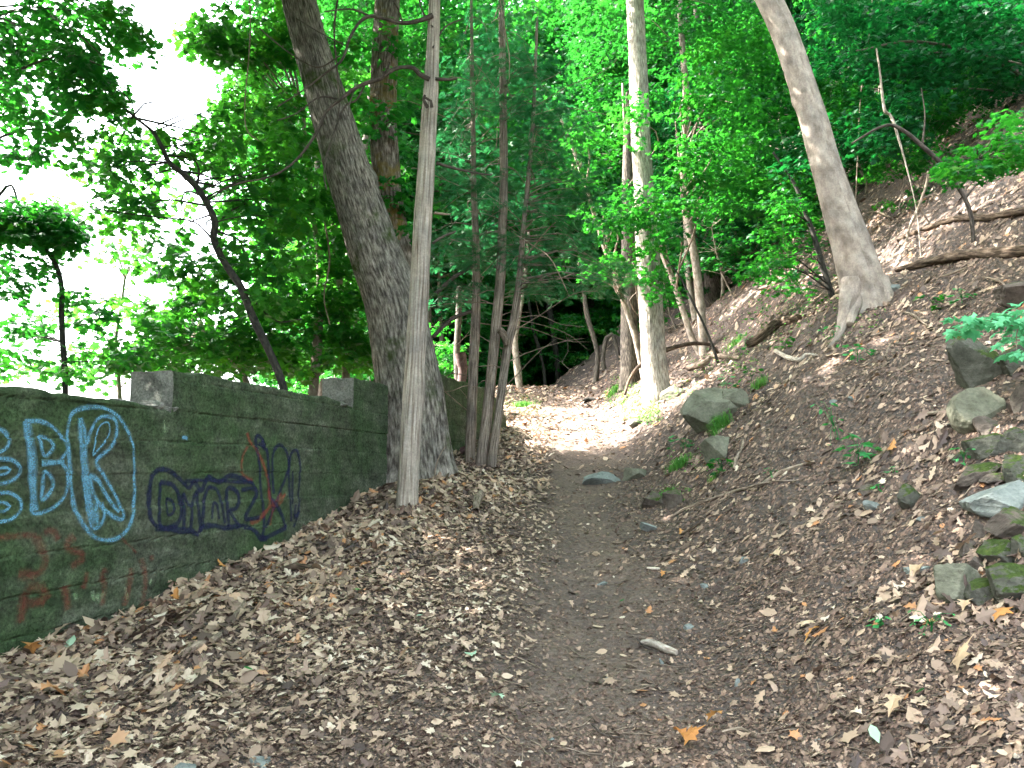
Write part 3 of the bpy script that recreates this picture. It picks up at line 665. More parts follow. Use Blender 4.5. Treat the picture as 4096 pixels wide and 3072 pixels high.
# cedar stems with drooping dark sprays
def layered(ells, d0, d1, seed): return region(ells, d0, d1, seed)
CE = [
 ('three cedar stems: the upright one nearest the big trunk', [(1016, 962, 27), (1019, 900, 27), (1022, 800, 26), (1027, 700, 25), (1029, 600, 22), (1027, 500, 19), (1023, 400, 16), (1022, 280, 13), (1020, 150, 10), (1018, 0, 7)], 13.3, [(1010, 330, 70, 90, 22), (1000, 520, 70, 70, 20), (1040, 180, 70, 90, 18), (985, 640, 50, 40, 9)]),
 ('three cedar stems: the thick middle one', [(1042, 978, 30), (1052, 900, 28), (1062, 800, 28), (1072, 700, 28), (1081, 600, 26), (1085, 500, 25), (1088, 380, 23), (1087, 260, 21), (1086, 150, 19), (1084, 40, 17), (1083, -60, 14)], 13.0, [(1080, 420, 80, 60, 20), (1110, 180, 90, 110, 26), (1090, 540, 80, 50, 18), (1060, 60, 60, 60, 8)]),
 ('three cedar stems: the slim one leaning right beside the trail', [(1064, 982, 26), (1076, 900, 22), (1088, 810, 22), (1098, 740, 23), (1112, 680, 21), (1122, 600, 16), (1130, 500, 14), (1140, 400, 12), (1150, 280, 10), (1156, 160, 8), (1160, 40, 6)], 12.9, [(1190, 520, 90, 60, 24), (1210, 400, 90, 80, 24), (1180, 620, 80, 30, 12), (1180, 270, 80, 70, 18), (1290, 600, 60, 35, 8)]),
]
for k, (lab, pts, d, ells) in enumerate(CE):
    pts = [(a_, b_, c_*.80) for a_, b_, c_ in pts]
    t, cs = pixtree('cedar_tree', lab, 'tree', pts, d, d+.4, M['bark_cedar'], 40, .05, .006, 18, .10, seed=20+k, wob=.07, tw=60,
            crown=(M['hemlock'], HEMLOCK, layered(ells, d-.6, d+2.2, 30+k), .46, .10, 32, .19, .25), group='three cedar stems sprouting together by the wall end')
branch(t, [(1095, 745, 14), (1088, 722, 17), (1078, 712, 16)], 12.9, 12.85, M['stick'], name='broken_stub')
branch(t, [[(1020, 575, 8), (980, 600, 9), (940, 635, 9)], [(1018, 672, 8), (975, 690, 9), (935, 728, 9)]], 13.2, 12.9, M['dead_twig'], name='dead_limb')
branch(t, [[(1115, 600, 3), (1160, 610, 3), (1200, 605, 3), (1240, 590, 3)], [(1130, 560, 3), (1180, 500, 3), (1200, 480, 2)], [(1105, 500, 3), (1150, 530, 3), (1190, 560, 3), (1230, 640, 2)]], 12.9, 12.4, M['stick'], name='dead_limb')

def dead_limbs(root, cs, n, seed, z0=2.5, z1=11, L0=.5, L1=1.8, mt='stick'):
    g = np.random.default_rng(seed); mb = MB(); k = cs[(cs[:, 2] > z0) & (cs[:, 2] < z1)]
    for _ in range(n):
        s_ = k[g.integers(0, len(k))]; a = g.uniform(0, 6.283); L = g.uniform(L0, L1); d = np.array([math.cos(a), math.sin(a)*.6, g.uniform(-.25, .6)]); b = g.normal(0, .22, 3)
        pts = [s_, s_+d*L*.35+b*.3*L, s_+d*L*.7+b*.9*L-[0, 0, .1*L], s_+d*L+b*L-[0, 0, .35*L*g.uniform(-.3, 1)]]
        tube(mb, pts, [.012, .009, .006, .003], 5, .12, wob=0, cap=False)
        if g.uniform() < .6: tube(mb, [pts[1], pts[1]+np.array([b[1], b[0], .3])*L*.6], [.006, .002], 4, .12, wob=0, cap=False)
    return place(mb.obj('dead_limbs', M[mt]), root)
for o_ in [o for o in COL.objects if o.name.startswith('cedar_tree')]:
    x_, y_, z_ = o_.location; tr_ = [c_ for c_ in o_.children if c_.name.startswith('trunk')][0]
    vv = np.array([v_.co[:] for v_ in tr_.data.vertices][:40*150])[20::40]; dead_limbs(o_, vv, 26, int(y_*1000) % 999)
# pale ridged trunk lit by the sun, and its neighbours
pixtree('pale_tree', 'straight pale ridged trunk in the sun just right of the trail crest', 'tree',
        [(1418, 862, 66), (1416, 830, 58), (1412, 780, 54), (1408, 700, 52), (1402, 600, 50), (1396, 500, 47), (1390, 400, 44), (1384, 300, 43), (1380, 200, 42), (1376, 100, 41), (1372, 0, 40), (1366, -160, 34), (1362, -300, 24)], None, None, M['bark_pale'], 96, .05, .010, 46, .22, seed=41,
        crown=(M['maple_far'], MAPLE_S, above(3.4, 17.5, 14.5, 4, 3.5, 2.4, 60, 41), .8, .3, 80, .15), up=3.0, tw=30)
pixtree('shaded_tree', 'grey furrowed trunk half hidden behind the sunlit pale trunk', 'tree',
        [(1360, 800, 40), (1359, 740, 36), (1358, 650, 33), (1357, 560, 30), (1356, 450, 26), (1356, 330, 20), (1358, 200, 12)], 20.5, 20.8, M['bark_grey'], 60, .06, .010, 34, .25, seed=43)
TH = [
 ('slender pale stem leaning left across the base of the sunlit trunk', [(1398, 850, 12), (1385, 790, 12), (1370, 720, 13), (1350, 660, 12), (1333, 610, 12), (1315, 560, 12), (1295, 500, 10), (1270, 420, 8), (1240, 330, 7), (1205, 240, 5)], 16.6, [(1320, 470, 50, 60, 12), (1300, 560, 50, 40, 9), (1250, 330, 60, 60, 10)]),
 ('thin straight sapling close against the left side of the sunlit trunk', [(1404, 800, 9), (1392, 730, 9), (1378, 650, 9), (1370, 580, 9), (1358, 500, 8), (1352, 400, 7), (1350, 300, 6), (1345, 180, 5)], 16.9, [(1370, 440, 50, 50, 10), (1430, 620, 30, 30, 4), (1400, 560, 40, 40, 6), (1350, 260, 50, 60, 8)]),
 ('pale leaning sapling starting right of the sunlit trunk and crossing it', [(1512, 765, 14), (1495, 730, 14), (1478, 680, 13), (1455, 610, 13), (1432, 550, 12), (1416, 500, 9), (1400, 450, 7), (1385, 400, 5)], 16.8, [(1440, 480, 40, 40, 6)]),
 ('bright slim trunk with a bend, second right of the sunlit trunk', [(1521, 765, 22), (1518, 720, 20), (1512, 650, 19), (1503, 570, 18), (1490, 500, 18), (1480, 440, 16), (1476, 360, 15), (1480, 280, 15), (1482, 200, 15), (1476, 120, 14), (1470, 40, 13), (1465, -60, 11)], 17.3, [(1500, 330, 60, 50, 14), (1530, 200, 70, 60, 14), (1480, 400, 50, 40, 10)]),
 ('crooked brown stem just behind the bright bent trunk', [(1502, 690, 14), (1494, 650, 12), (1486, 590, 12), (1483, 520, 12), (1480, 460, 11), (1472, 380, 9), (1462, 280, 8)], 18.5, []),
 ('thin dark diagonal dead sapling leaning over the slope right of the pale trunk', [(1553, 790, 6), (1540, 750, 6), (1520, 700, 5), (1490, 640, 5), (1470, 600, 4), (1440, 560, 3), (1410, 520, 3)], 16.6, []),
]
for k, (lab, pts, d, ells) in enumerate(TH):
    g0 = ground(pts[0][0], pts[0][1]); 
    pixtree('sapling_tree', lab, 'tree', pts, g0[1] if g0[1] < 24 else d, None, M['bark_dark'] if 'dark' in lab else M['bark_thin'], 14, .1, wob=.06, flare=.1, seed=50+k, tw=20,
            crown=(M['maple'], MAPLE_S, region(ells, d-1.8, d-.3, 60+k), .40, .14, 42, .125) if ells else None)
pixtree('mid_tree', 'grey ridged trunk on the slope behind the bright bent sapling', 'tree',
        [(1546, 645, 46), (1542, 600, 42), (1538, 540, 40), (1534, 470, 39), (1530, 380, 36), (1526, 260, 33), (1524, 120, 30), (1520, 0, 28), (1516, -160, 20)], None, None, M['bark_grey'], 60, .08, .012, 34, .2, seed=70,
        crown=(M['maple_far'], MAPLE_S, np.vstack([region([(1560, 130, 110, 120, 30), (1600, 330, 90, 70, 16)], 19, 23, 71), above(3.2, 18.6, 17.3, 4.4, 3.2, 1.4, 120, 74)]), .7, .25, 60, .15), tw=16)  # the high clumps are added out of view to shade the upper bank
pixtree('mid_tree', 'short leaning grey trunk right of the ridged slope trunk', 'tree',
        [(1598, 580, 22), (1590, 540, 21), (1578, 490, 20), (1568, 440, 19), (1556, 360, 16), (1540, 240, 13)], None, None, M['bark_grey'], 24, .12, .006, 14, .15, seed=72)

# the leaning smooth grey tree on the bank
lean, cs_l = pixtree('leaning_tree', 'smooth light grey trunk leaning left, flared roots on the bank at right', 'tree',
        [(1880, 700, 120), (1874, 668, 104), (1866, 630, 94), (1852, 580, 86), (1838, 530, 80), (1815, 460, 72), (1793, 390, 66), (1775, 330, 62), (1757, 260, 60), (1735, 190, 58), (1712, 120, 58), (1690, 60, 58), (1662, 0, 56), (1605, -110, 50), (1530, -260, 38)], float(ground(1874, 672)[1])+.30, None, M['bark_smooth'], 80, .05, .0015, 30, .30, seed=80, wob=.05, up=2.5, tw=40,
        knots=((4.9, 5.2, .16, .045), (3.6, .5, .1, .03), (1.2, 4.6, .05, -.02), (1.2, 5.0, .05, -.02)),
        crown=(M['maple'], MAPLE_S, np.vstack([above(3.6, 12.0, 13.8, 4.5, 4.0, 1.8, 120, 81)]), .8, .28, 90, .15))  # unseen crown, filled out with extra clumps to shade the hillside
mb = MB()
d = float(ground(1874, 672)[1])
for q_, pts in enumerate(([(1842, 610, 50), (1833, 645, 40), (1826, 675, 28), (1812, 697, 20), (1790, 708, 12)], [(1890, 610, 54), (1905, 635, 44), (1918, 655, 34), (1935, 672, 20), (1950, 685, 8)], [(1868, 620, 60), (1880, 650, 44), (1890, 670, 30), (1898, 690, 12)], [(1850, 640, 44), (1840, 676, 26), (1836, 700, 14)])):
    c, r = px_path(pts, d+.2, d-.15); r = np.array(r)
    for i_ in range(2, len(c)): c[i_][2] = min(c[i_][2], float(height(c[i_][0], c[i_][1]))+r[i_]*.25) if i_ > 2 else c[i_][2]
    tube(mb, c, r, 18, .04, wob=.16, seed=3+q_)
place(mb.obj('root_flare', M['bark_smooth']), lean)
dk, _ = pixtree('sapling_tree', 'dark bare stem left of the leaning grey tree, bending over the bank', 'tree', [(1798, 640, 13), (1785, 600, 13), (1770, 550, 12), (1755, 500, 11), (1740, 460, 10), (1722, 410, 8), (1700, 370, 6), (1670, 330, 5)], None, None, M['bark_dark'], 14, .1, seed=84,
        crown=(M['maple'], MAPLE_S, region([(1690, 470, 60, 60, 12), (1700, 590, 60, 40, 9), (1640, 560, 50, 40, 6)], 13, 15.5, 84), .35, .12, 40, .11), tw=12)

# behind the wall, left
wav, cs_w = pixtree('wavy_maple_tree', 'young maple with a dark snaking trunk rising behind the wall against the white sky', 'tree',
        [(622, 900, 18), (612, 835, 17), (585, 765, 17), (548, 690, 18), (520, 620, 17), (500, 590, 17), (478, 555, 15), (462, 515, 15), (464, 480, 14), (450, 445, 14), (425, 405, 14), (395, 375, 13), (365, 350, 11), (350, 318, 10), (330, 285, 8), (300, 260, 6), (260, 225, 5), (215, 170, 4), (180, 130, 3)], 10.8, 11.0, M['bark_dark'], 20, .06, ground_base=False, wob=.1, seed=90,
        extra=[([(425, 402, 6), (430, 370, 5), (420, 345, 4), (395, 325, 4), (365, 312, 3)], 11.4), ([(470, 480, 4), (500, 455, 4), (530, 440, 3)], 11.4), ([(462, 520, 5), (420, 480, 4), (350, 470, 4), (250, 458, 3), (170, 440, 2)], 11.4), ([(520, 615, 4), (590, 690, 3), (650, 690, 3)], 11.5), ([(340, 270, 4), (400, 245, 3), (440, 230, 2)], 11.4)],
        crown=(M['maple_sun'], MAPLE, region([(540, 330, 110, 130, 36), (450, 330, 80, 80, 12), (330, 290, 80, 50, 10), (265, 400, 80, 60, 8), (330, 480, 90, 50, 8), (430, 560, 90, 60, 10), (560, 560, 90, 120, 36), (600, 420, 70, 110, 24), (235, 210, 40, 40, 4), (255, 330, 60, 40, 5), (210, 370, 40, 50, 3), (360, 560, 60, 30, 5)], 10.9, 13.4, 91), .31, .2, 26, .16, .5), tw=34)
lt, _ = pixtree('overhanging_maple_tree', 'maple whose leafy branches reach in at the upper left corner', 'tree',
        [(-330, 900, 50), (-300, 500, 46), (-270, 200, 42), (-240, -100, 34)], 11.5, 11.5, M['bark_grey'], 20, .2, ground_base=False, seed=93,
        extra=[([(-290, 320, 14), (-120, 230, 10), (20, 160, 7), (140, 120, 5), (240, 150, 3)], 11.5, 10.5), ([(-270, 200, 14), (-60, 60, 10), (60, 20, 6), (150, 60, 4), (220, 120, 3)], 11.5, 10.5), ([(-290, 420, 10), (-80, 330, 7), (60, 280, 5), (160, 300, 3)], 11.5, 11)],
        crown=(M['maple'], MAPLE, region([(60, 60, 100, 70, 22), (150, 120, 90, 70, 20), (60, 200, 80, 60, 13), (205, 190, 50, 50, 12), (90, 290, 90, 35, 9), (260, 70, 25, 50, 3), (-100, 150, 130, 160, 20), (200, 30, 60, 30, 10), (300, 70, 30, 30, 3), (30, 330, 40, 20, 2)], 10.2, 12.6, 94), .29, .22, 30, .15, .5), tw=34)
um, _ = pixtree('umbrella_tree', 'small tree with a flat dark tuft of leaves on a thin stem, far left', 'tree',
        [(142, 900, 12), (140, 800, 12), (136, 740, 12), (133, 680, 12), (133, 620, 11), (122, 575, 11), (100, 540, 9), (80, 515, 6)], 12.4, 12.4, M['bark_dark'], 14, .1, ground_base=False, seed=96,
        extra=[([(100, 545, 6), (60, 520, 5), (20, 500, 4), (-40, 490, 3)], 12.4), ([(110, 555, 5), (150, 520, 4), (170, 490, 3)], 12.4), ([(136, 690, 3), (90, 670, 3), (40, 660, 2)], 12.4), ([(-40, 470, 8), (0, 420, 7), (25, 400, 6), (45, 460, 4)], 12.6)],
        crown=(M['maple'], MAPLE, np.vstack([region([(60, 478, 105, 34, 80), (120, 495, 45, 22, 22)], 11.8, 13, 97), region([(30, 600, 60, 50, 9), (40, 700, 60, 50, 8), (-20, 560, 40, 50, 6), (190, 780, 90, 25, 8), (90, 560, 40, 20, 3), (20, 760, 50, 30, 6), (230, 690, 40, 50, 5), (170, 640, 20, 20, 2), (260, 760, 40, 30, 5)], 12, 13.5, 98)]), .27, .2, 24, .145, .5), tw=26)
for k, (lab, pts, d, ells, dens) in enumerate([
   ('pale forked stem in bright leaves behind the wall, left of the big trunk', [(672, 900, 22), (678, 830, 21), (686, 740, 20), (690, 650, 19), (692, 560, 17), (680, 500, 14), (668, 430, 12), (662, 340, 10), (655, 250, 8)], 13.6, [(650, 600, 70, 90, 24), (690, 420, 50, 100, 18), (640, 250, 70, 80, 20), (560, 90, 90, 80, 22), (470, 60, 60, 50, 12), (640, 80, 50, 80, 14), (540, 200, 60, 60, 10)], 44),
   ('low bright maple leaning over the wall top beside the stepped block', [(560, 930, 16), (545, 860, 14), (520, 800, 11), (480, 760, 8), (420, 730, 5)], 13.2, [(330, 760, 80, 35, 16), (400, 700, 80, 50, 22), (480, 760, 90, 40, 24), (560, 700, 70, 80, 26), (620, 770, 60, 40, 16), (460, 640, 60, 30, 8)], 44),
   ('thin sparse maple with loose bright leaves in the white sky gap', [(262, 900, 10), (256, 820, 9), (250, 740, 8), (262, 660, 6), (270, 600, 5)], 14.0, [(250, 790, 140, 35, 20), (170, 690, 80, 60, 8), (330, 640, 90, 70, 12), (60, 800, 80, 25, 8), (280, 520, 80, 50, 7), (180, 420, 80, 60, 5), (360, 420, 60, 60, 6)], 26),
   ('leafy maple filling the gap between wall corner and big trunk', [(760, 940, 20), (750, 850, 18), (742, 700, 16), (728, 560, 14), (716, 440, 11), (706, 330, 8)], 14.2, [(740, 700, 60, 90, 26), (770, 600, 50, 80, 16), (720, 480, 50, 90, 18), (780, 760, 50, 30, 12), (790, 380, 40, 90, 14), (760, 200, 40, 90, 12)], 46)]):
    pixtree('maple_tree', lab, 'tree', pts, d, d+.3, M['bark_thin'], 14, .15, ground_base=False, seed=100+k, wob=.08, tw=26, extra=[([(pts[4][0], pts[4][1], 8), (pts[4][0]+28, pts[4][1]-90, 6), (pts[4][0]+30, pts[4][1]-190, 4)], d)] if False else None,
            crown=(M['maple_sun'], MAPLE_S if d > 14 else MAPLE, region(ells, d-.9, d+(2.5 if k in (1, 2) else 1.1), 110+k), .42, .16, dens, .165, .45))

# stems around the crest
CR = [
 ('white forked stem on the left edge of the sunny crest', [(1122, 838, 14), (1118, 800, 16), (1112, 740, 14), (1118, 700, 11), (1128, 640, 9), (1138, 560, 8), (1142, 500, 6)], None, M['bark_thin'], [([(1113, 750, 11), (1108, 710, 11), (1109, 680, 9)], None)]),
 ('brown crooked stem right of the trail crest', [(1286, 826, 13), (1290, 790, 12), (1290, 760, 11), (1280, 720, 11), (1268, 680, 11), (1262, 640, 9), (1255, 560, 7)], None, M['bark_grey'], []),
 ('pair of bent vine stems beside the crooked stem', [(1305, 800, 10), (1303, 770, 9), (1310, 730, 10), (1322, 722, 9), (1332, 750, 9), (1338, 785, 10)], None, M['bark_grey'], []),
 ('grey stem standing behind the rusty pipe', [(994, 900, 17), (990, 830, 16), (987, 760, 16), (990, 700, 15), (992, 620, 12)], 17.5, M['bark_grey'], []),
 ('dark leaning trunk deep beyond the crest', [(1205, 800, 12), (1198, 740, 13), (1190, 690, 13), (1180, 600, 11), (1172, 480, 9)], 33, M['bark_dark'], []),
 ('thin dark stem tilting left of the deep leaning trunk', [(1175, 800, 7), (1163, 750, 8), (1152, 710, 7), (1140, 640, 6)], 31, M['bark_dark'], []),
]
for k, (lab, pts, d, bk, ex) in enumerate(CR):
    dd = d or float(ground(pts[0][0], pts[0][1])[1]); dd = min(dd, 27) if d is None else dd
    pixtree('sapling_tree', lab, 'tree', pts, dd, dd, bk, 14, .15, seed=120+k, wob=.1, ground_base=(k not in (3,)), extra=[(e[0], dd) for e in ex])

# ------------------------------------------------------------------ the wood: prototypes with trunk and crown, then copies
def proto(name, label, cat, group, h, r, lo, cr, n, per, size, lmat, bmat, seed, shape=MAPLE_S, hem=False, bend=.4, rz=.22, rxy=.62):
    g = np.random.default_rng(seed)
    root = thing(name, (0, 0, 0), label, cat, group)
    mb = MB(); k = 7; zz = np.linspace(-.6, h*.95, k); c = np.column_stack([np.cumsum(g.normal(0, bend*.35, k)), np.cumsum(g.normal(0, bend*.35, k)), zz]); c[0, :2] = c[1, :2] = 0
    cs, rs = tube(mb, c, np.linspace(r, r*.18, k), 12, .5, .004, 8, .06, seed)
    z = lo+(h-lo)*g.uniform(0, 1, n)**.9; t = (z-lo)/(h-lo)
    rad = cr*(np.sqrt(np.clip(1-(t*1.05-.25)**2*1.1, .05, 1)) if not hem else (1.05-t*.85)); q = g.uniform(.12, 1, n)**.6; a = g.uniform(0, 6.283, n)
    bx = np.interp(z, c[:, 2], c[:, 0]); by = np.interp(z, c[:, 2], c[:, 1])
    cents = np.column_stack([bx+rad*q*np.cos(a), by+rad*q*np.sin(a), z])
    twigs(mb, cs, cents, r*.35, seed, min(n, 70), 3)
    tr = mb.obj('trunk', bmat, root); cm = MB(); clump(cm, shape, cents, rxy, rz, per, size, .4, seed+2); cr_ = cm.obj('crown', lmat, root, False)
    return root
def copy_tree(rt, loc, rz, s, label=None, group=None, lean=(0, 0)):
    q = rt.copy(); COL.objects.link(q); q.location = Vector(loc); q.rotation_euler = (lean[0], lean[1], rz); q.scale = (s, s, s*R.uniform(.92, 1.1))
    for ch in list(rt.children):
        w = ch.copy(); COL.objects.link(w); w.parent = q
    if label: q['label'] = label
    if group: q['group'] = group
    return q
G1 = 'leafy trees of the wood falling away behind the wall'; G2 = 'leafy trees of the wood up the right hillside'; G3 = 'distant trees of the wood beyond the trail crest'; G4 = 'low leafy saplings in the wood understorey'
L1 = 'leafy tree in the bright green wood behind the wall'; L2 = 'leafy tree standing on the wooded right hillside'; L3 = 'distant dark green tree beyond the crest of the trail'; L4 = 'low leafy sapling filling the wood understorey'
protos = {
 'a': [proto('forest_tree', L1, 'tree', G1, 11, .11, .8, 2.6, 190, 64, .17, M['maple_far'], M['bark_thin'], 201), proto('forest_tree', L1, 'tree', G1, 13, .14, 1.5, 3.0, 210, 64, .17, M['maple'], M['bark_grey'], 202)],
 'b': [proto('forest_tree', L2, 'tree', G2, 13, .15, 2.6, 3.0, 200, 62, .16, M['maple_far'], M['bark_grey'], 203), proto('forest_tree', L2, 'tree', G2, 9.5, .08, 1.6, 2.6, 170, 60, .15, M['maple_dark'], M['bark_thin'], 204)],
 'c': [proto('forest_tree', L3, 'tree', G3, 17, .24, 1.0, 4.2, 260, 60, .24, M['maple_far'], M['bark_grey'], 205, rxy=.9, rz=.35), proto('forest_tree', L3, 'tree', G3, 15, .2, .5, 3.8, 240, 60, .22, M['maple_dark'], M['bark_dark'], 206, rxy=.9, rz=.35)],
 'e': [proto('canopy_tree', 'tall bare stemmed forest tree with a high crown behind the cedars', 'tree', 'tall forest trees around the trail crest', 19, .2, 7.5, 3.6, 240, 64, .2, M['maple_far'], M['bark_grey'], 209, rxy=.8, rz=.3)],
 'd': [proto('understorey_sapling', L4, 'sapling', G4, 3.6, .03, .5, 1.5, 46, 46, .13, M['maple_far'], M['bark_thin'], 207, rxy=.42, rz=.12), proto('understorey_sapling', L4, 'sapling', G4, 2.4, .02, .3, 1.1, 30, 46, .12, M['maple'], M['bark_thin'], 208, rxy=.38, rz=.1)],
}
used = {}
def put(kind, i, x, y, s=1.0, lean=(0, 0)):
    pr = protos[kind][i]; z = float(height(x, y, False)); loc = (x, y, z-.05)
    if not used.get((kind, i)):
        used[(kind, i)] = 1; pr.location = Vector(loc); pr.rotation_euler = (lean[0], lean[1], R.uniform(0, 6.28)); pr.scale = (s, s, s); return pr
    return copy_tree(pr, loc, R.uniform(0, 6.28), s, None, None, lean)
rr = random.Random(5)
def in_sky_gap(x, y, w=2.0): return x < -.34*y+w*.6
# behind the wall and left of the trail
pts = []
def far_enough(x, y, d):
    for (a, b) in pts:
        if (a-x)**2+(b-y)**2 < d*d: return False
    return True
def in_sun_lane(x, y, rad=3.4, top=11.0):
    """whether a crown here would stand between the sun and the sunny stretch of trail"""
    h = SUNV.xy.length; ux, uy = SUNV.x/h, SUNV.y/h
    for (px, py, pz) in ((.3, 17.5, 2.6), (1.2, 20, 3.1), (1.4, 23.5, 4.0), (2.6, 18, 3.5)):
        a = (x-px)*ux+(y-py)*uy; b = abs((x-px)*uy-(y-py)*ux)
        if a > -1 and b < rad and pz+a*SUNV.z/h < float(height(x, y, False))+top: return True
    return False
n = 0
for _ in range(4000):
    y = rr.uniform(19, 46); x = rr.uniform(-.36*y, tab(_ET, y)-1.2)
    if in_sky_gap(x, y, 3.2) or x > 4 or not far_enough(x, y, 2.6): continue
    if y < 28 and x > -3.2: continue
    if in_sun_lane(x, y, 3.0, 12): continue
    pts.append((x, y)); put('a', rr.randrange(2), x, y, rr.uniform(.85, 1.25)); n += 1
    if n >= 30: break
# the hillside
n = 0
for _ in range(4000):
    y = rr.uniform(15, 48); u = rr.uniform(4.6, 32); x = float(tab(_XT, y))+u
    if x > .75*y+4 or not far_enough(x, y, 2.9): continue
    if y < 24 and u < 7.5: continue
    if x/y > .40 and y < 20: continue
    pts.append((x, y)); put('b', rr.randrange(2), x, y, rr.uniform(.8, 1.2), (rr.uniform(-.04, .04), rr.uniform(-.16, .02))); n += 1
    if n >= 44: break
# beyond the crest
n = 0
for _ in range(4000):
    y = rr.uniform(38, 95); x = rr.uniform(-.3*y, .78*y)
    if in_sky_gap(x, y, 5) or not far_enough(x, y, 4.2): continue
    if y < 60 and x < .13*y: continue
    pts.append((x, y)); put('c', rr.randrange(2), x, y, rr.uniform(.9, 1.35)); n += 1
    if n >= 60: break
n = 0
for _ in range(4000):
    y = rr.uniform(16, 36); x = rr.uniform(-.3*y, .72*y); u = x-float(tab(_XT, y))
    if -3.2 < u < 3.6 and y < 28: continue
    if -1.8 < u < 2.2: continue
    if in_sky_gap(x, y, 4) or not far_enough(x, y, 1.3): continue
    if u > 0 and y < 21 and u < 6.5: continue
    if x/y > .42 and y < 18: continue
    if in_sun_lane(x, y, 1.6, 3.5): continue
    pts.append((x, y)); put('d', rr.randrange(2), x, y, rr.uniform(.8, 1.3)); n += 1
    if n >= 46: break
for (x, y, i_, s_) in [(.6, 35.5, 0, .8), (2.4, 37.0, 1, .85), (-1.4, 36, 1, .8), (-3.4, 34, 0, .8)]:
    put('a', i_, x, y, s_)
for (x, y, i_, s_) in [(11.2, 16.6, 0, .7), (12.6, 18.0, 0, .8), (10.4, 18.4, 1, 1), (9.2, 16.2, 1, .8), (13.4, 19.5, 0, .9), (8.2, 15.6, 1, .7), (11.8, 20.5, 0, .9), (9.6, 20.2, 0, .9)]:
    put('d', i_, x, y, s_)
for (x, y, i_) in [(2.6, 46, 0), (-.6, 47, 1), (6.0, 46, 0), (-3.5, 45, 1), (1.0, 51, 1), (4.2, 52, 0), (-2.0, 53, 0), (7.5, 53, 1), (-5.0, 50, 0)]:
    put('a', i_, x, y, 1.1)
for (x, y, s_) in [(-3.0, 26.5, 1.0), (-5.6, 29.5, 1.05), (4.6, 29, .95), (-4.0, 37, 1.1), (1.5, 41, 1.35), (-1.2, 38, 1.25), (4.0, 38, 1.25), (-.2, 47, 1.5), (4.6, 46, 1.45), (-3.6, 44, 1.35), (6.5, 26.0, .9), (-8.5, 33, 1.1), (9.0, 31, 1.0), (13.5, 33, 1.0), (-6.5, 25.5, .95), (17, 29, 1.0)]:
    put('e', 0, x, y, s_)
tt = thing('canopy_tree', (-4.6, 19.6, float(height(-4.6, 19.6, False))), 'tall tree added behind the big trunk, its unseen crown shading the slope', 'tree')  # added tree: its unseen crown blocks the sun from the slope
mb = MB(); zz0 = float(height(-4.6, 19.6, False)); c_, _ = tube(mb, [(-4.6, 19.6, zz0-.3), (-4.5, 19.7, zz0+5), (-4.2, 19.9, 9), (-3.8, 20.2, 15)], [.16, .13, .10, .05], 14, .3, .006, 14); ct = above(-3.4, 20.0, 14.6, 2.6, 2.4, 1.7, 70, 231); ct = ct[ct[:, 2] > 13]
twigs(mb, c_, ct, .05, 4, 40); place(mb.obj('trunk', M['bark_grey']), tt); mb = MB(); clump(mb, MAPLE_S, ct, .8, .3, 90, .16, .35, 232); place(mb.obj('crown', M['maple_far'], None, False), tt)
# canopy that shades the near trail: unseen trees added just outside the picture
for k, (x, y, s, i) in enumerate([(-9.5, 5.5, 1.15, 1), (-11.5, 10.0, 1.2, 0), (-8.5, .5, 1.1, 1), (-12.5, 2.5, 1.3, 0), (-13.5, 7.0, 1.3, 1), (-4.5, -4.5, 1.1, 0), (-10, -4, 1.2, 1)]):
    q = put('a', i, x, y, s); q['label'] = 'unseen shade tree added beside the near end of the wall'; q['group'] = 'unseen shade trees added at the near end of the wall'
for k, (x, y, s, i) in enumerate([(11.5, 6.5, 1.1, 0), (9.5, 1.5, 1.1, 0), (14.0, 11.5, 1.1, 0), (6, -4, 1.2, 0)]):
    q = put('b', i, x, y, s); q['label'] = 'unseen shade tree added on the near bank beside the viewer'; q['group'] = 'unseen shade trees added on the near bank'

# hanging foliage at the upper right, held by two bank trees
pixtree('bank_maple_tree', 'dark leafed maple spreading over the upper right corner', 'tree', [(2330, 420, 40), (2300, 200, 36), (2270, -100, 30)], 15.5, 15.5, M['bark_grey'], 18, .2, ground_base=False, seed=140,
        extra=[([(2300, 230, 14), (2150, 130, 10), (1980, 90, 6), (1850, 110, 3)], 15.5, 14), ([(2310, 330, 12), (2200, 310, 8), (2100, 320, 4)], 15, 13.5)],
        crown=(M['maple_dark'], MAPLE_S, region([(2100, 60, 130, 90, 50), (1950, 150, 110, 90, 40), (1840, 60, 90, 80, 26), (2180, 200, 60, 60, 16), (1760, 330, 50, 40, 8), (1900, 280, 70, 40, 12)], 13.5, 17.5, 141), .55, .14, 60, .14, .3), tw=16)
pixtree('bank_maple_tree', 'low dark green leafy bough hanging over the hillside at the right edge', 'tree', [(2420, 560, 20), (2380, 400, 16), (2300, 320, 12), (2200, 320, 8), (2110, 345, 4)], 9.6, 9.4, M['bark_grey'], 12, .15, ground_base=False, seed=145,
        crown=(M['maple'], MAPLE_S, region([(2150, 330, 75, 45, 16), (2200, 280, 50, 40, 7), (2090, 360, 40, 25, 5)], 8.6, 10.2, 146), .30, .05, 34, .10, .3), tw=30)
pixtree('bank_maple_tree', 'green maple sapling behind the leaning trunk, layered bright leaves', 'tree', [(1640, 560, 16), (1636, 450, 14), (1620, 330, 11), (1600, 200, 8), (1590, 60, 6)], None, None, M['bark_thin'], 14, .2, seed=142,
        crown=(M['maple'], MAPLE_S, region([(1600, 420, 80, 50, 22), (1560, 350, 60, 50, 14), (1640, 250, 90, 70, 22), (1600, 100, 90, 70, 22), (1740, 500, 40, 50, 8), (1820, 230, 60, 60, 12), (1700, 420, 50, 50, 10)], 17, 21, 143), .55, .15, 56, .14, .3), tw=60)

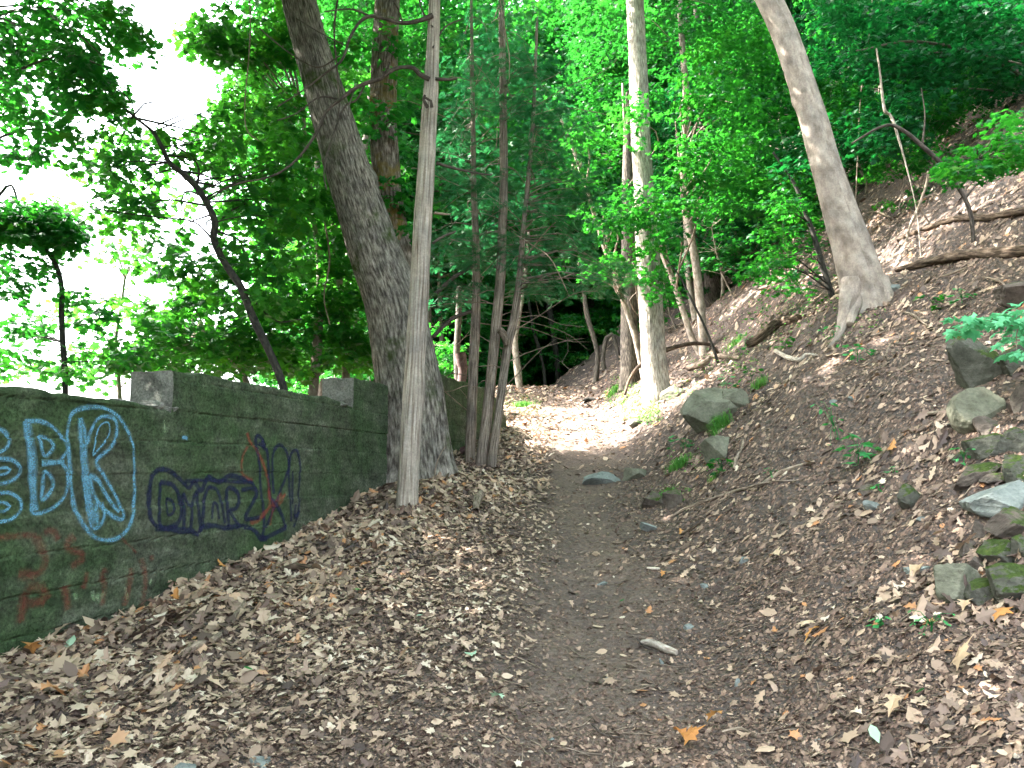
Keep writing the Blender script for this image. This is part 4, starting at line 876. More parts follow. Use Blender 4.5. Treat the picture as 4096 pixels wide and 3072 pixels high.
# ------------------------------------------------------------------ leaf litter and crumbs
def slope_grad(x, y, e=.05):
    return (height(x+e, y, True)-height(x-e, y, True))/(2*e), (height(x, y+e, True)-height(x, y-e, True))/(2*e)
def ground_scatter(mb, shape, x, y, scale, rnd, tilt, lift, g, curl=None):
    n = len(x)
    if n == 0: return
    V, F = shape; yaw = g.uniform(0, 6.283, n); p = g.normal(0, tilt, n); rl = g.normal(0, tilt, n)
    sub = MB(); scatter(sub, shape, np.zeros((n, 3)), yaw, p, rl, scale, rnd, curl)
    W = sub.v[0].reshape(n, len(V), 3); W = W-W.mean(1, keepdims=True)*[1, 1, .0]
    gx, gy = slope_grad(x, y); z = height(x, y)
    lo = np.minimum(W[..., 2].min(1), 0)
    W[..., 2] += gx[:, None]*W[..., 0]+gy[:, None]*W[..., 1]+(z+lift)[:, None]-lo[:, None]*.8
    W[..., 0] += x[:, None]; W[..., 1] += y[:, None]
    mb.add(W.reshape(-1, 3), sub.f[0], None, sub.r[0])
def wall_side(x, y): return (x-W0[0])*WN[0]+(y-W0[1])*WN[1]
def litter_density(x, y):
    u = x-tab(_XT, y); nz = fbm(x*1.1, y*1.1, 81, 3); pth = pathness(x, y)
    left = np.clip((-u-.30)/.55, 0, 1); right = np.clip((u-.7)/.8, 0, 1)
    dr = .05+.20*np.clip(nz*1.6+.35, 0, 1.2)+.45*np.clip((5.2-y)/1.6, 0, 1)*np.clip((u-.6)/.8, 0, 1)
    d = left*(.62+.5*np.clip(nz+.35, 0, 1))+right*dr+(1-left)*(1-right)*(.02+.03*np.clip(nz+.3, 0, 1))
    d = np.where((y < 4.6) & (u > -1.0), d*np.clip(.55+.5*np.clip(u-1.0, 0, 1), 0, 1)+.05, d)
    lit = np.clip((y-15.0)/1.5, 0, 1); d = np.where(np.abs(u) < 2.5, d*(1-lit)+lit*np.clip(.35+.5*np.clip(-u, 0, 1)+nz*.4, .1, 1), d)
    d = np.where((wall_side(x, y) < .03) & (y < 16.5), 0, d)
    return np.clip(d, 0, 1)
g = np.random.default_rng(99)
lit = MB()
SH = [OAK, OAK2, MAPLE, OVAL]
for (y0, y1, dens, sz, shp) in [(2.3, 4.6, 900, .060, (0, 1, 1, 3, 0, 2, 3)), (4.6, 6, 850, .066, (0, 1, 1, 3, 0, 2, 3)), (6, 10, 700, .070, (0, 1, 3)), (10, 17, 480, .078, (1, 3)), (17, 28, 200, .10, (3,)), (28, 42, 90, .13, (3,))]:
    wd = .76*y1+1.0; A = 2*wd*(y1-y0); n = int(A*dens)
    x = g.uniform(-wd, wd, n); y = g.uniform(y0, y1, n)
    k = (np.abs(x) < .74*y+.8) & (g.uniform(0, 1, n) < litter_density(x, y)); x, y = x[k], y[k]
    u = x-tab(_XT, y); ch = g.integers(0, len(shp), len(x))
    for q, s_ in enumerate(shp):
        m_ = ch == q; xm, ym = x[m_], y[m_]; um = xm-tab(_XT, ym)
        nz = fbm(xm*2.2, ym*2.2, 83, 2)
        rn = np.clip(g.beta(1.3, 1.5, len(xm))+nz*.35-.10*np.clip(um, 0, 1)+.05, 0, .97); rn = np.where(g.uniform(0, 1, len(xm)) < .035, 1.0, rn)
        fs = np.where(um < 0, np.interp(wall_side(xm, ym), [0, 1.2, 2.6, 4.2], [1.30, 1.15, .78, .60]), 1.0); fs = np.where(ym > 12, 1.0, fs); rn = np.clip(rn-.22*(1-fs).clip(0, 1), 0, 1)
        ground_scatter(lit, SH[s_], xm, ym, fs*sz*np.clip(np.exp(g.normal(-.12, .42, len(xm))), .35, 2.2), rn, .26, g.uniform(.002, .022, len(xm))*np.where(um < 0, 1.5, .6), g, g.uniform(-.6, 1.3, len(xm)))
for (vx, vy, rad, n_) in [(880, 1098, .17, 90), (905, 1015, .62, 260), (1020, 962, .14, 70), (1045, 980, .15, 80), (1068, 984, .14, 80), (1418, 860, .38, 60), (1870, 690, .5, 120)]+[(2062, 1292, .3, 70), (2170, 1290, .3, 60), (2130, 1228, .25, 50), (2160, 1120, .3, 60), (1535, 950, .45, 60), (2110, 925, .35, 70), (2110, 850, .4, 60)]:
    q_ = ground(vx, vy); a_ = g.uniform(0, 6.283, n_); r_ = rad*g.uniform(.85, 1.7, n_); xm, ym = q_[0]+r_*np.cos(a_), q_[1]+r_*np.sin(a_)
    k = (wall_side(xm, ym) > .03) | (ym > 16.5); xm, ym = xm[k], ym[k]
    ground_scatter(lit, OAK2, xm, ym, .08*np.exp(g.normal(-.1, .35, len(xm))), g.beta(1.5, 1.8, len(xm)), .45, g.uniform(.0, .05, len(xm)), g, g.uniform(-.6, 1.3, len(xm)))
tag(lit.obj('leaf_litter', M['litter'], None, False), 'carpet of curled tan oak and maple leaves on the forest floor', 'leaf litter', kind='stuff')
cr = MB()
for (y0, y1, dens, sz) in [(2.3, 4.5, 5200, .017), (4.5, 7, 3400, .018), (7, 12, 1500, .023), (12, 26, 260, .036)]:
    wd = .76*y1+.6; A = 2*wd*(y1-y0); n = int(A*dens); x = g.uniform(-wd, wd, n); y = g.uniform(y0, y1, n)
    k = (np.abs(x) < .74*y+.4) & ((wall_side(x, y) > .03) | (y > 16.5)) & (g.uniform(0, 1, n) > pathness(x, y)*np.interp(y, [3.5, 5.5], [.15, .78])); x, y = x[k], y[k]
    ground_scatter(cr, BIT, x, y, sz*np.exp(g.normal(0, .45, len(x))), g.beta(1.6, 2.6, len(x)), .35, g.uniform(0, .006, len(x)), g)
tag(cr.obj('leaf_crumbs', M['crumb'], None, False), 'broken leaf crumbs and bark bits trodden into the trail', 'leaf crumbs', kind='stuff')
# fine twigs and little stones worked into the floor
tw_ = MB()
for k in range(900):
    y = 2.6+14*g.uniform()**1.6; x = g.uniform(-.72*y, .72*y); 
    if wall_side(x, y) < .1: continue
    L = g.uniform(.05, .32); a = g.uniform(0, 3.14); q = np.linspace(-.5, .5, 4)
    px = x+q*L*math.cos(a)+g.normal(0, .008, 4); py = y+q*L*math.sin(a)+g.normal(0, .008, 4); pz = height(px, py)+.012
    tube(tw_, np.column_stack([px, py, pz]), np.linspace(.0035, .0015, 4)*g.uniform(.7, 1.6), 4, .1, wob=0, cap=False)
tag(tw_.obj('twig_debris', M['stick'], None, True), 'thin broken twigs scattered over the soil', 'twigs', kind='stuff')

# ------------------------------------------------------------------ rocks
_ico = None
def rock_mesh(name, sx, sy, sz, mt, seed, planes=15, rough=.03, sub=5):
    import bmesh
    g = np.random.default_rng(seed); bm = bmesh.new(); bmesh.ops.create_icosphere(bm, subdivisions=sub, radius=1)
    V = np.array([v.co[:] for v in bm.verts]); V /= np.linalg.norm(V, axis=1)[:, None]
    Nn = g.normal(0, 1, (planes, 3)); Nn /= np.linalg.norm(Nn, axis=1)[:, None]; D = g.uniform(.55, .92, planes)
    dots = V@Nn.T; rr_ = np.where(dots > .05, D/np.maximum(dots, .05), 9).min(1); rr_ = np.minimum(rr_, 1.3)
    W = V*rr_[:, None]; W = W/np.abs(W).max(0)
    nz = fbm(W[:, 0]*2.3+seed, W[:, 1]*2.3+W[:, 2]*1.7, seed, 4)+.5*fbm(W[:, 2]*5+seed, W[:, 0]*5+W[:, 1]*3, seed+3, 3)
    W = W*(1+(rough+.012)*nz*2.4+.022*fbm(W[:, 0]*9+seed, W[:, 1]*9+W[:, 2]*8, seed+7, 3))[:, None]
    for v, w in zip(bm.verts, W): v.co = (w[0]*sx, w[1]*sy, w[2]*sz)
    me = bpy.data.meshes.new(name); bm.to_mesh(me); bm.free(); me.materials.append(mt)
    me.polygons.foreach_set('use_smooth', np.zeros(len(me.polygons), bool)); return me
def rock(box, mt, label, seed, flat=1.0, roll=0.0, group=None, deep=.75, sink=.28, d=None, cat='rock', name='rock', planes=15, rough=.03, yaw=None):
    x0, y0, x1, y1 = box; cx, cy = (x0+x1)/2, (y0+y1)/2
    if d is None: d = float(ground(cx, y1-(y1-y0)*.12)[1])
    w = (x1-x0)*V2/FPX*d/2; h = (y1-y0)*V2/FPX*d/2*flat
    c = P(cx, cy, d+w*deep*.6); dd = w*deep
    k_ = 1.22 if (name == 'rock' and x0 > 2000) else 1.06
    me = rock_mesh(name, w*k_, dd*k_, h*(1+sink*.4)*(k_+.1), mt, seed, planes, rough)
    o = link(name, me); o.location = Vector(c)-Vector((0, 0, h*sink*.3)); o.rotation_euler = (R.uniform(-.1, .1), math.radians(roll), R.uniform(-.25, .25) if yaw is None else yaw)
    return tag(o, label, cat, group)
rock((1464, 818, 1606, 955), M['rock_olive'], 'large pale olive slab tilted on the bank beside the trail', 301, .62, -38, sink=.3, deep=.6, planes=9)
rock((1545, 838, 1625, 900), M['rock_olive'], 'grey broken boulder sunk in soil behind the large tilted slab', 302, .9, -10)
rock((1515, 925, 1592, 1010), M['rock_olive'], 'blocky pale rock just below the large tilted slab', 303, .9, 12, planes=7)
rock((1345, 1006, 1400, 1042), M['rock_olive'], 'small wedge shaped greenish rock at the trail edge', 304, .9, -8, planes=7)
rock((1248, 1012, 1350, 1052), M['rock_grey'], 'flat worn grey rock embedded across the trail', 305, .55, 0, sink=.8, deep=.5)
rock((1383, 1122, 1420, 1152), M['rock_grey'], 'small flat light grey stone in the trail near a long stick', 306, .6, 10)
rock((1388, 1062, 1440, 1102), M['rock_brown'], 'low mossy brown rock left of the pair on the trail edge', 307, .8, 6)
rock((1432, 1058, 1482, 1100), M['rock_brown'], 'low rusty brown rock right of the pair on the trail edge', 308, .9, -6)
rock((1424, 832, 1480, 866), M['rock_olive'], 'pale rock half hidden in weeds right of the sunlit trunk foot', 309, .9, 0)
rock((1352, 898, 1392, 926), M['rock_olive'], 'pale rock under the weeds at the right edge of the sunny trail', 310, .8, 0)
rock((2050, 734, 2172, 852), M['rock_moss'], 'big upright mossy boulder at the top of the rock pile on the right', 311, 1.0, 10, sink=.3)
rock((2150, 735, 2250, 820), M['rock_moss'], 'mossy boulder behind the pale green sprig at the right edge', 312, .9, 0)
rock((2064, 848, 2180, 930), M['rock_olive'], 'pyramid shaped olive rock with clean faces in the rock pile', 313, 1.0, 0, planes=6, rough=.012)
rock((2100, 942, 2194, 1000), M['rock_moss'], 'rounded mossy rock directly under the pyramid shaped one', 314, .95, 5)
rock((2046, 998, 2154, 1068), M['rock_brown'], 'dark flat slab sloping down left above the blue grey boulder', 315, .55, -24, sink=.1, planes=8)
rock((2120, 1018, 2190, 1054), M['rock_brown'], 'thin brown slab wedged above the blue grey boulder', 316, .7, -12, sink=.1)
rock((2170, 990, 2260, 1050), M['rock_moss'], 'mossy brown rock cut by the right edge above the blue grey boulder', 317, .9, 0)
rock((2092, 1047, 2262, 1124), M['rock_grey'], 'smooth blue grey boulder at the right edge', 318, 1.0, 4, sink=.2, planes=16, rough=.02)
rock((2134, 1106, 2262, 1178), M['rock_brown'], 'brown boulder supporting the blue grey one', 319, .95, 0)
rock((2112, 1160, 2198, 1230), M['rock_moss'], 'square bright mossy rock in the lower rock pile', 320, .85, 4, planes=8)
rock((2180, 1165, 2240, 1222), M['rock_moss'], 'dark green mossy rock right of the square mossy one', 321, 1.0, 0)
rock((2138, 1212, 2262, 1300), M['rock_moss'], 'broad green grey boulder at the foot of the pile on the right edge', 322, .9, 6)
rock((2016, 1222, 2112, 1298), M['rock_olive'], 'faceted grey green rock at the lower left of the pile', 323, .95, -6, planes=8, rough=.015)
rock((2078, 1240, 2152, 1306), M['rock_moss'], 'small very mossy rock leaning on the faceted grey green one', 324, .8, -22)
rock((2068, 1172, 2118, 1205), M['rock_brown'], 'small brown stone left of the square mossy rock', 325, .8, -18)
rock((2088, 1206, 2136, 1242), M['rock_brown'], 'small mossy topped stone behind the faceted rock', 326, .9, 0)
rock((1948, 1216, 2004, 1246), M['rock_grey'], 'flat grey green stone sunk in leaves left of the rock pile', 327, .5, 0, sink=.6)
rock((1938, 1048, 1988, 1104), M['rock_moss'], 'round orange and green mossy stone alone on the slope', 328, .9, 0)
rock((1856, 1042, 1900, 1072), M['rock_brown'], 'rounded brown grey stone above the pale flat one on the slope', 329, .8, 0)
rock((1862, 1072, 1912, 1116), M['rock_grey'], 'pale flat stone tilted on the slope below a brown one', 330, .5, 30)
rock((2160, 615, 2270, 672), M['rock_brown'], 'grey brown rock above the pale sprig at the right edge', 331, .9, 0)
rock((1905, 615, 1960, 640), M['rock_grey'], 'small grey rock on the bank just right of the leaning tree', 332, .9, 0)
for k, (x0, y0, x1, y1, m_, lab) in enumerate([(2110, 900, 2170, 950, 'rock_brown', 'brown filler stone between pyramid shaped rock and round mossy rock'), (2180, 840, 2250, 900, 'rock_brown', 'dark stone at the right edge beside the pyramid shaped rock'), (2175, 930, 2250, 985, 'rock_moss', 'dark mossy stone at the right edge below the pyramid shaped rock'), (2095, 1130, 2140, 1168, 'rock_brown', 'small brown stone left under the blue grey boulder'), (2150, 1070, 2200, 1110, 'rock_brown', 'brown stone under the near side of the blue grey boulder'), (2060, 975, 2105, 1003, 'rock_moss', 'small mossy stone on top of the dark flat slab')]):
    rock((x0, y0, x1, y1), M[m_], lab, 380+k, .9, R.uniform(-15, 15))
for k, (x, y, w, h, lab) in enumerate([(1300, 1262, 24, 12, 'small dark pebble in the middle of the trail'), (1488, 1356, 22, 16, 'bluish pebble on the trail right side, the most rounded'), (1428, 1432, 14, 18, 'upright bluish stone chip on the trail'), (1595, 1478, 18, 22, 'pointed dark slate chip beside dry leaves'), (1310, 1470, 12, 14, 'tiny blue stone at the trail centre bottom'), (1775, 1605, 30, 20, 'dark stone in leaves near the lower right'), (1608, 1212, 22, 18, 'grey cube like pebble above the pale oak leaf'), (1520, 1268, 20, 14, 'flat slate pebble at the edge of bare soil'), (1800, 868, 16, 10, 'bluish stone chip on the slope near a seedling'), (1838, 862, 18, 12, 'pale blue stone chip on the upper slope'), (1990, 1125, 26, 16, 'small white stone on the slope'), (1190, 1600, 16, 12, 'grey pebble at the bottom of the trail'), (560, 1648, 60, 26, 'bluish rounded stone at the bottom edge among leaves'), (398, 1662, 44, 26, 'tan stone at the bottom edge among leaves')]):
    rock((x-w/2, y-h/2, x+w/2, y+h/2), M['rock_grey'], lab, 340+k, .9, 0, name='pebble', cat='pebble', sink=.3, rough=.015, planes=8)

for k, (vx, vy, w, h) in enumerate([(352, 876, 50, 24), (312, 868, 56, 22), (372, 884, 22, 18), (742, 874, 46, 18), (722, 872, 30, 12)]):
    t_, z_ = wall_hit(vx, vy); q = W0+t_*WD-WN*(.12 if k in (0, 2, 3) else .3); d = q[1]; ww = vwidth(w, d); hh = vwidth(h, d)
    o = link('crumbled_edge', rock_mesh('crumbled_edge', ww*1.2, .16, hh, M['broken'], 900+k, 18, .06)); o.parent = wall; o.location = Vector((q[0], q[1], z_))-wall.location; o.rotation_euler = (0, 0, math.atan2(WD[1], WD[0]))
# ------------------------------------------------------------------ sticks and logs on the ground
def on_ground(vx, vy, up=0.0):
    p = ground(vx, vy); p[2] = float(height(p[0], p[1]))+up; return p
def stick(name, label, pts, mt, cat='stick', lift=.0, nseg=10, wob=.12, seed=0, arch=None, extra=None, group=None):
    P_ = []; r_ = []
    for i, p in enumerate(pts):
        q = on_ground(p[0], p[1]); r = vwidth(p[2], q[1]); q[2] += r*.6+lift+.018; P_.append(q); r_.append(r)
    P_ = np.array(P_); mb = MB(); c, r = tube(mb, P_, r_, nseg, .05, 0, 0, wob, seed)
    for e in (extra or []):
        E = []; er = []
        for p in e: q = on_ground(p[0], p[1]); rr0 = vwidth(p[2], q[1]); q[2] += rr0*.6+lift; E.append(q); er.append(rr0)
        tube(mb, E, er, nseg, .05, 0, 0, wob, seed+1)
    root = thing(name, P_[0], label, cat, group); place(mb.obj('wood', mt), root); return root
def airbranch(name, label, segs, mt, cat='branch', wob=.1, seed=0):
    """a branch whose first point is on the ground; the others stand at the given depth offsets"""
    p0 = segs[0][0]; d = float(ground(p0[0], p0[1])[1]); mb = MB(); first = None
    for k, sg in enumerate(segs):
        c = np.array([P(p[0], p[1], d+(p[3] if len(p) > 3 else 0)) for p in sg]); r = [vwidth(p[2], d) for p in sg]
        if first is None: first = c[0].copy(); c[0][2] -= .05
        tube(mb, c, r, 8, .06, 0, 0, wob, seed+k)
    root = thing(name, first, label, cat); place(mb.obj('wood', mt), root); return root
stick('stick', 'thick barked stick lying in leaves near the wall foot', [(402, 1436, 16), (425, 1420, 17), (450, 1402, 16), (474, 1383, 14)], M['stick'])
stick('stick', 'thin grey stick at the lower left by the wall', [(138, 1453, 5), (170, 1438, 6), (206, 1416, 6)], M['stick'])
stick('stick', 'curved dark bark strip in the leaves below the navy letters', [(606, 1246, 12), (640, 1238, 15), (684, 1245, 10)], M['log'])
stick('stick', 'stubby brown stick standing out of leaves midway along the wall', [(498, 1350, 10), (515, 1325, 11), (528, 1312, 9)], M['stick'])
stick('stick', 'dark root like stick left of the dead pole foot', [(735, 1112, 8), (780, 1098, 12), (830, 1090, 8)], M['log'])
stick('stick', 'long thin pale stick lying across the slope below the rocks', [(1446, 1122, 4), (1480, 1104, 6), (1530, 1084, 7), (1600, 1064, 6), (1668, 1052, 4), (1720, 1046, 3)], M['stick'])
stick('stick', 'curved grey stick right of the blocky pale rock', [(1586, 1026, 7), (1590, 1000, 8), (1602, 970, 6), (1606, 955, 4)], M['stick'])
stick('stick', 'short dark stick on bare soil right of the trail', [(1470, 1160, 4), (1490, 1150, 6), (1512, 1138, 4)], M['log'])
stick('stick', 'brown stick half buried on the slope below the green seedling', [(1640, 1055, 8), (1690, 1030, 10), (1760, 1000, 7)], M['stick'])
stick('stick', 'pale curved branch on the slope right of the big log', [(1676, 765, 9), (1700, 778, 11), (1728, 784, 10), (1740, 770, 7), (1765, 768, 5)], M['white_chip'])
stick('stick', 'pale fallen branch between the sapling feet and the big log', [(1486, 802, 12), (1520, 790, 14), (1545, 775, 12), (1600, 778, 9)], M['stick'], cat='branch')
stick('stick', 'thin twig arc on the slope under the leaning tree', [(1912, 770, 5), (1925, 745, 5), (1945, 725, 4), (1915, 700, 3)], M['stick'])
stick('stick', 'curly pale root end left of the rock pile', [(1990, 905, 8), (2020, 900, 9), (2046, 893, 7)], M['stick'])
stick('stick', 'thin twig on the trail left of the bleached bark chip', [(1376, 1386, 3), (1392, 1408, 4), (1420, 1416, 3)], M['dead_twig'])
stick('stick', 'pale peeled stick at the lower right of the trail', [(1560, 1592, 5), (1600, 1588, 7), (1634, 1598, 6)], M['stick'])
stick('stick', 'bent twig at the lower right among oak leaves', [(1975, 1590, 4), (1962, 1610, 5), (1970, 1640, 4)], M['stick'])
stick('stick', 'forked twig at the bottom of the trail', [(1278, 1572, 3), (1305, 1600, 4), (1345, 1606, 3)], M['dead_twig'], extra=[[(1305, 1600, 3), (1300, 1585, 3)]])
stick('fallen_log', 'rotten dark log end on the bank between saplings and leaning tree', [(1618, 752, 20), (1640, 742, 24), (1668, 715, 24), (1690, 702, 22), (1728, 696, 14)], M['log'], cat='log', nseg=16, wob=.25)
stick('fallen_log', 'long fallen log high on the hillside at the right edge', [(1940, 522, 8), (2000, 500, 13), (2070, 482, 16), (2150, 476, 17), (2270, 462, 20)], M['log'], cat='log', nseg=16, wob=.25, seed=3)
stick('fallen_log', 'broad crumbling log below the long one on the hillside', [(1935, 590, 10), (1990, 577, 20), (2080, 563, 26), (2190, 554, 24), (2300, 545, 22)], M['log'], cat='log', nseg=18, wob=.3, seed=5)
stick('trail_chunk', 'short black log piece lying on the sunny crest of the trail', [(1256, 873, 7), (1270, 868, 10), (1286, 866, 6)], M['bark_dark'], cat='log')
stick('leaf_stub', 'mossy stub poking up from leaves between pole and trail', [(1028, 1116, 14), (1030, 1098, 18), (1037, 1082, 17), (1040, 1074, 10)], M['stick'], cat='stump', lift=.03)
st = stick('bark_chip', 'bleached flat bark chip on the trail', [(1387, 1398, 10), (1410, 1404, 16), (1440, 1412, 17), (1462, 1418, 12)], M['white_chip'], cat='bark chip')
stick('bark_chip', 'small white bark chip above the bleached one', [(1398, 1234, 5), (1412, 1234, 7), (1425, 1234, 5)], M['white_chip'], cat='bark chip')
airbranch('fallen_branch', 'fallen branch arching in front of the sunlit trunk foot', [[(1410, 858, 6), (1398, 832, 6, -.1), (1392, 805, 7, -.2), (1386, 792, 8, -.3)], [(1350, 852, 6, -.4), (1358, 825, 6, -.3), (1372, 800, 7, -.3), (1390, 784, 9, -.3), (1412, 768, 10, -.4), (1440, 756, 10, -.4), (1465, 748, 9, -.3), (1500, 742, 9, -.1), (1535, 746, 7, .1), (1556, 768, 5, .3)]], M['log'])
airbranch('arched_branch', 'dark arching dead branch on the hillside at upper right', [[(2102, 520, 8), (2098, 470, 9), (2085, 430, 9), (2060, 390, 10), (2030, 350, 10), (1995, 318, 10), (1960, 288, 9), (1925, 270, 8), (1890, 280, 6), (1840, 310, 4)], [(1992, 316, 5), (1998, 250, 3), (1990, 190, 2)], [(2085, 430, 5), (2110, 400, 3), (2150, 390, 2)]], M['dead_twig'])
airbranch('bare_stem', 'thin pale curved stem hanging over the upper right hillside', [[(1990, 560, 3), (1975, 430, 2, .5), (1930, 264, 7, 1.0), (1912, 240, 7, 1), (1905, 200, 6, 1), (1900, 150, 5, 1), (1893, 105, 4, 1)]], M['bark_thin'])
airbranch('dead_branch', 'thin forked dead branch standing between leaning tree and fallen logs', [[(1955, 530, 6), (1965, 490, 6), (1985, 445, 6), (2000, 400, 5), (2005, 370, 4)], [(1990, 430, 4), (2020, 420, 4), (2040, 440, 3)], [(1985, 445, 3), (2000, 470, 4), (2020, 500, 3)]], M['stick'])
airbranch('dead_branch', 'short pale dead branch behind the leaning tree', [[(1870, 415, 5), (1872, 395, 6), (1860, 370, 6), (1848, 335, 6), (1838, 312, 4)], [(1872, 395, 4), (1840, 400, 4), (1800, 410, 5), (1760, 425, 4)]], M['stick'])
airbranch('dead_branch', 'thin sapling pole standing tall at the right of the leaning trunk', [[(1842, 560, 3), (1850, 400, 3), (1860, 200, 3), (1880, 60, 3), (1885, -20, 2)]], M['stick'])
airbranch('dead_branch', 'leaning twig by the dead pole foot', [[(838, 1040, 4), (830, 1000, 4), (842, 960, 4), (850, 945, 3)], [(830, 1000, 3), (815, 990, 2)]], M['stick'])
airbranch('dead_branch', 'fine pale twig in front of the big trunk base', [[(938, 1040, 3), (942, 1005, 3), (955, 975, 2), (962, 965, 2)]], M['stick'])
airbranch('dead_branch', 'dead twig sprig against the wall right of the navy letters', [[(760, 1070, 3), (755, 1020, 3, -.3), (748, 960, 3, -.3), (752, 920, 2, -.3)], [(750, 965, 2, -.3), (735, 940, 2, -.3)], [(752, 990, 2, -.3), (775, 960, 2, -.3)]], M['stick'])
hillg = random.Random(77)
for k, (x, y, L, a, lab) in enumerate([(2060, 600, 60, -.3, 'crooked grey branch among leaves right of the crumbling log'), (1900, 470, 50, .2, 'fallen branch on the dark hillside behind the leaning trunk'), (2150, 620, 50, .5, 'short branch on the hillside near the right edge'), (1660, 620, 60, -.4, 'fallen branch on the slope left of the dark bare stem'), (1980, 700, 50, .6, 'brown twig on the soil below the logs'), (1900, 730, 40, -.7, 'thin twig on the bank below the flared roots'), (1720, 560, 50, .2, 'grey branch behind the dark bare stem'), (2130, 700, 40, -.2, 'branch lying by the topmost boulder')]):
    stick('branch_piece', lab, [(x-L/2, y-math.sin(a)*L/2, 4), (x-L*.1, y+hillg.uniform(-5, 5), 6), (x+L*.25, y+math.sin(a)*L*.2, 5), (x+L/2, y+math.sin(a)*L/2, 3)], M['stick'], cat='branch', lift=.04, seed=k)

# rusty iron: a torn pipe behind the wall and a bent plate beside the cedars
mb = MB(); c, r = px_path([(996, 860, 17), (997, 830, 18), (1000, 800, 20), (998, 785, 24), (994, 764, 26)], 15.9)
cpipe, _ = tube(mb, c, r, 20, .06, 0, 0, .05, 4, cap=False)
tube(mb, c[-2:]-[0, 0, .01], [r[-1]*.86, r[-1]*.88], 20, .05, cap=False, wob=0)
pr_ = thing('rusty_pipe', c[0], 'rusty iron pipe with a torn flared mouth rising behind the far wall', 'pipe'); place(mb.obj('barrel', M['rust']), pr_)
mb = MB(); dpt = float(ground(1010, 985)[1]); base = P(1006, 970, dpt-.15)
aa = np.linspace(0, 6.283, 14, endpoint=False); rad_ = .085*(1+.25*np.sin(aa*2+.6)+.12*np.sin(aa*5))
fr = np.stack([rad_*np.cos(aa)*1.15, .02*np.sin(aa*3), rad_*np.sin(aa)], -1)
ring1 = base+fr; ring2 = base+fr*[.98, 1, .98]+[0, .018, 0]; V = np.vstack([ring1, ring2, [base+[0, -.012, .01]], [base+[0, .03, 0]]]); k = np.arange(14)
mb.add(V, np.vstack([np.stack([k, (k+1) % 14, np.full(14, 28)], -1), np.stack([14+(k+1) % 14, 14+k, np.full(14, 29)], -1)])); mb.add(V[:28], np.stack([k, k+14, 14+(k+1) % 14, (k+1) % 14], -1))
tube(mb, [base+[.02, .01, -.07], base+[.03, .02, -.2]], [.02, .018], 8, .05, wob=.1)
pl = thing('rusty_plate', base, 'small bent rusty plate on a peg at the foot of the cedar stems', 'metal plate'); place(mb.obj('plate', M['rust'], None, False), pl)

# ------------------------------------------------------------------ seedlings, sprigs, grass, weeds
def seedling(label, leaves, mt, size, name='seedling_plant', d_off=-.12, hi=.1, cat='seedling', shape=MAPLE, seed=0, group=None, base=None):
    """leaves: (vx, vy) blade centres; the stem starts on the ground under them"""
    g = np.random.default_rng(seed); L = np.array(leaves, float); b = base or (L[:, 0].mean(), L[:, 1].max()+6); q = on_ground(*b); d = q[1]
    root = thing(name, q, label, cat, group); sm = MB(); lm = MB(); pts_ = []
    for (vx, vy) in L:
        p = P(vx, vy, d+d_off*g.uniform(.3, 1.2)); p[2] = max(p[2], float(height(p[0], p[1]))+.03); pts_.append(p)
    pts_ = np.array(pts_); top = pts_.mean(0); tube(sm, [q-[0, 0, .03], (q+top)/2+[.01, 0, .02], top], [.006, .004, .003], 6, .05, wob=0)
    for p in pts_: tube(sm, [top*.6+q*.4, (top+p)/2+[0, 0, .02], p], [.003, .002, .0015], 4, .06, wob=0)
    n = len(pts_); off = pts_-top
    for rep in range(2):
        pp = pts_+g.normal(0, size*.35, (n, 3))*[1, 1, .4]*rep
        scatter(lm, shape, pp, np.arctan2(off[:, 1], off[:, 0])-math.pi/2+g.normal(0, .7, n), .35+g.normal(0, .25, n), g.normal(0, .3, n), size*g.uniform(.75, 1.2, n)*(1-.25*rep), g.uniform(0, 1, n))
    place(sm.obj('stem', mt), root); place(lm.obj('leaves', mt, None, False), root); return root
seedling('lush maple seedling with big drooping leaves in the middle of the slope', [(1835, 940), (1850, 960), (1870, 955), (1888, 968), (1832, 985), (1845, 998), (1860, 975), (1824, 965), (1850, 940), (1876, 985)], M['plant'], .13, seed=1)
seedling('low trailing seedling just left of the lush maple seedling', [(1760, 872), (1775, 885), (1792, 880), (1800, 898), (1790, 915), (1812, 925), (1818, 905), (1805, 945), (1780, 868), (1798, 870), (1795, 960)], M['plant'], .07, seed=2, shape=OVAL, base=(1812, 948))
seedling('round leafed seedling on the bank below the leaning tree', [(1825, 745), (1840, 755), (1858, 750), (1875, 762), (1845, 770), (1862, 775), (1830, 765), (1850, 742), (1880, 755)], M['plant'], .09, seed=3)
seedling('small seedling above the round leafed one, nearer the tree roots', [(1770, 712), (1785, 705), (1800, 715), (1815, 722), (1795, 728), (1825, 715), (1810, 704)], M['plant'], .08, seed=4)
seedling('tiny seedlings low on the slope left of the lush one', [(1655, 1020), (1668, 1028), (1660, 1010), (1676, 1016)], M['plant'], .05, seed=5, shape=OVAL)
seedling('small green sprig at the lower right among dry leaves', [(1890, 1335), (1905, 1342), (1898, 1350), (1914, 1336)], M['plant'], .06, seed=6, shape=OVAL)
seedling('creeping round leafed weed at the lower right, under the rock pile', [(1968, 1318), (1985, 1338), (2000, 1350), (2012, 1342), (2030, 1330), (2040, 1340), (2048, 1352), (1972, 1345), (2055, 1325), (1996, 1368)], M['plant'], .035, seed=7, shape=OVAL)
seedling('green clover like plant beside the pyramid rock', [(2065, 968), (2078, 975), (2090, 985), (2082, 998), (2100, 968), (2070, 990)], M['plant'], .05, seed=8, shape=OVAL)
seedling('small bright sprig above the pale flat stone', [(1890, 1050), (1902, 1046), (1898, 1056)], M['plant'], .05, seed=9, shape=OVAL)
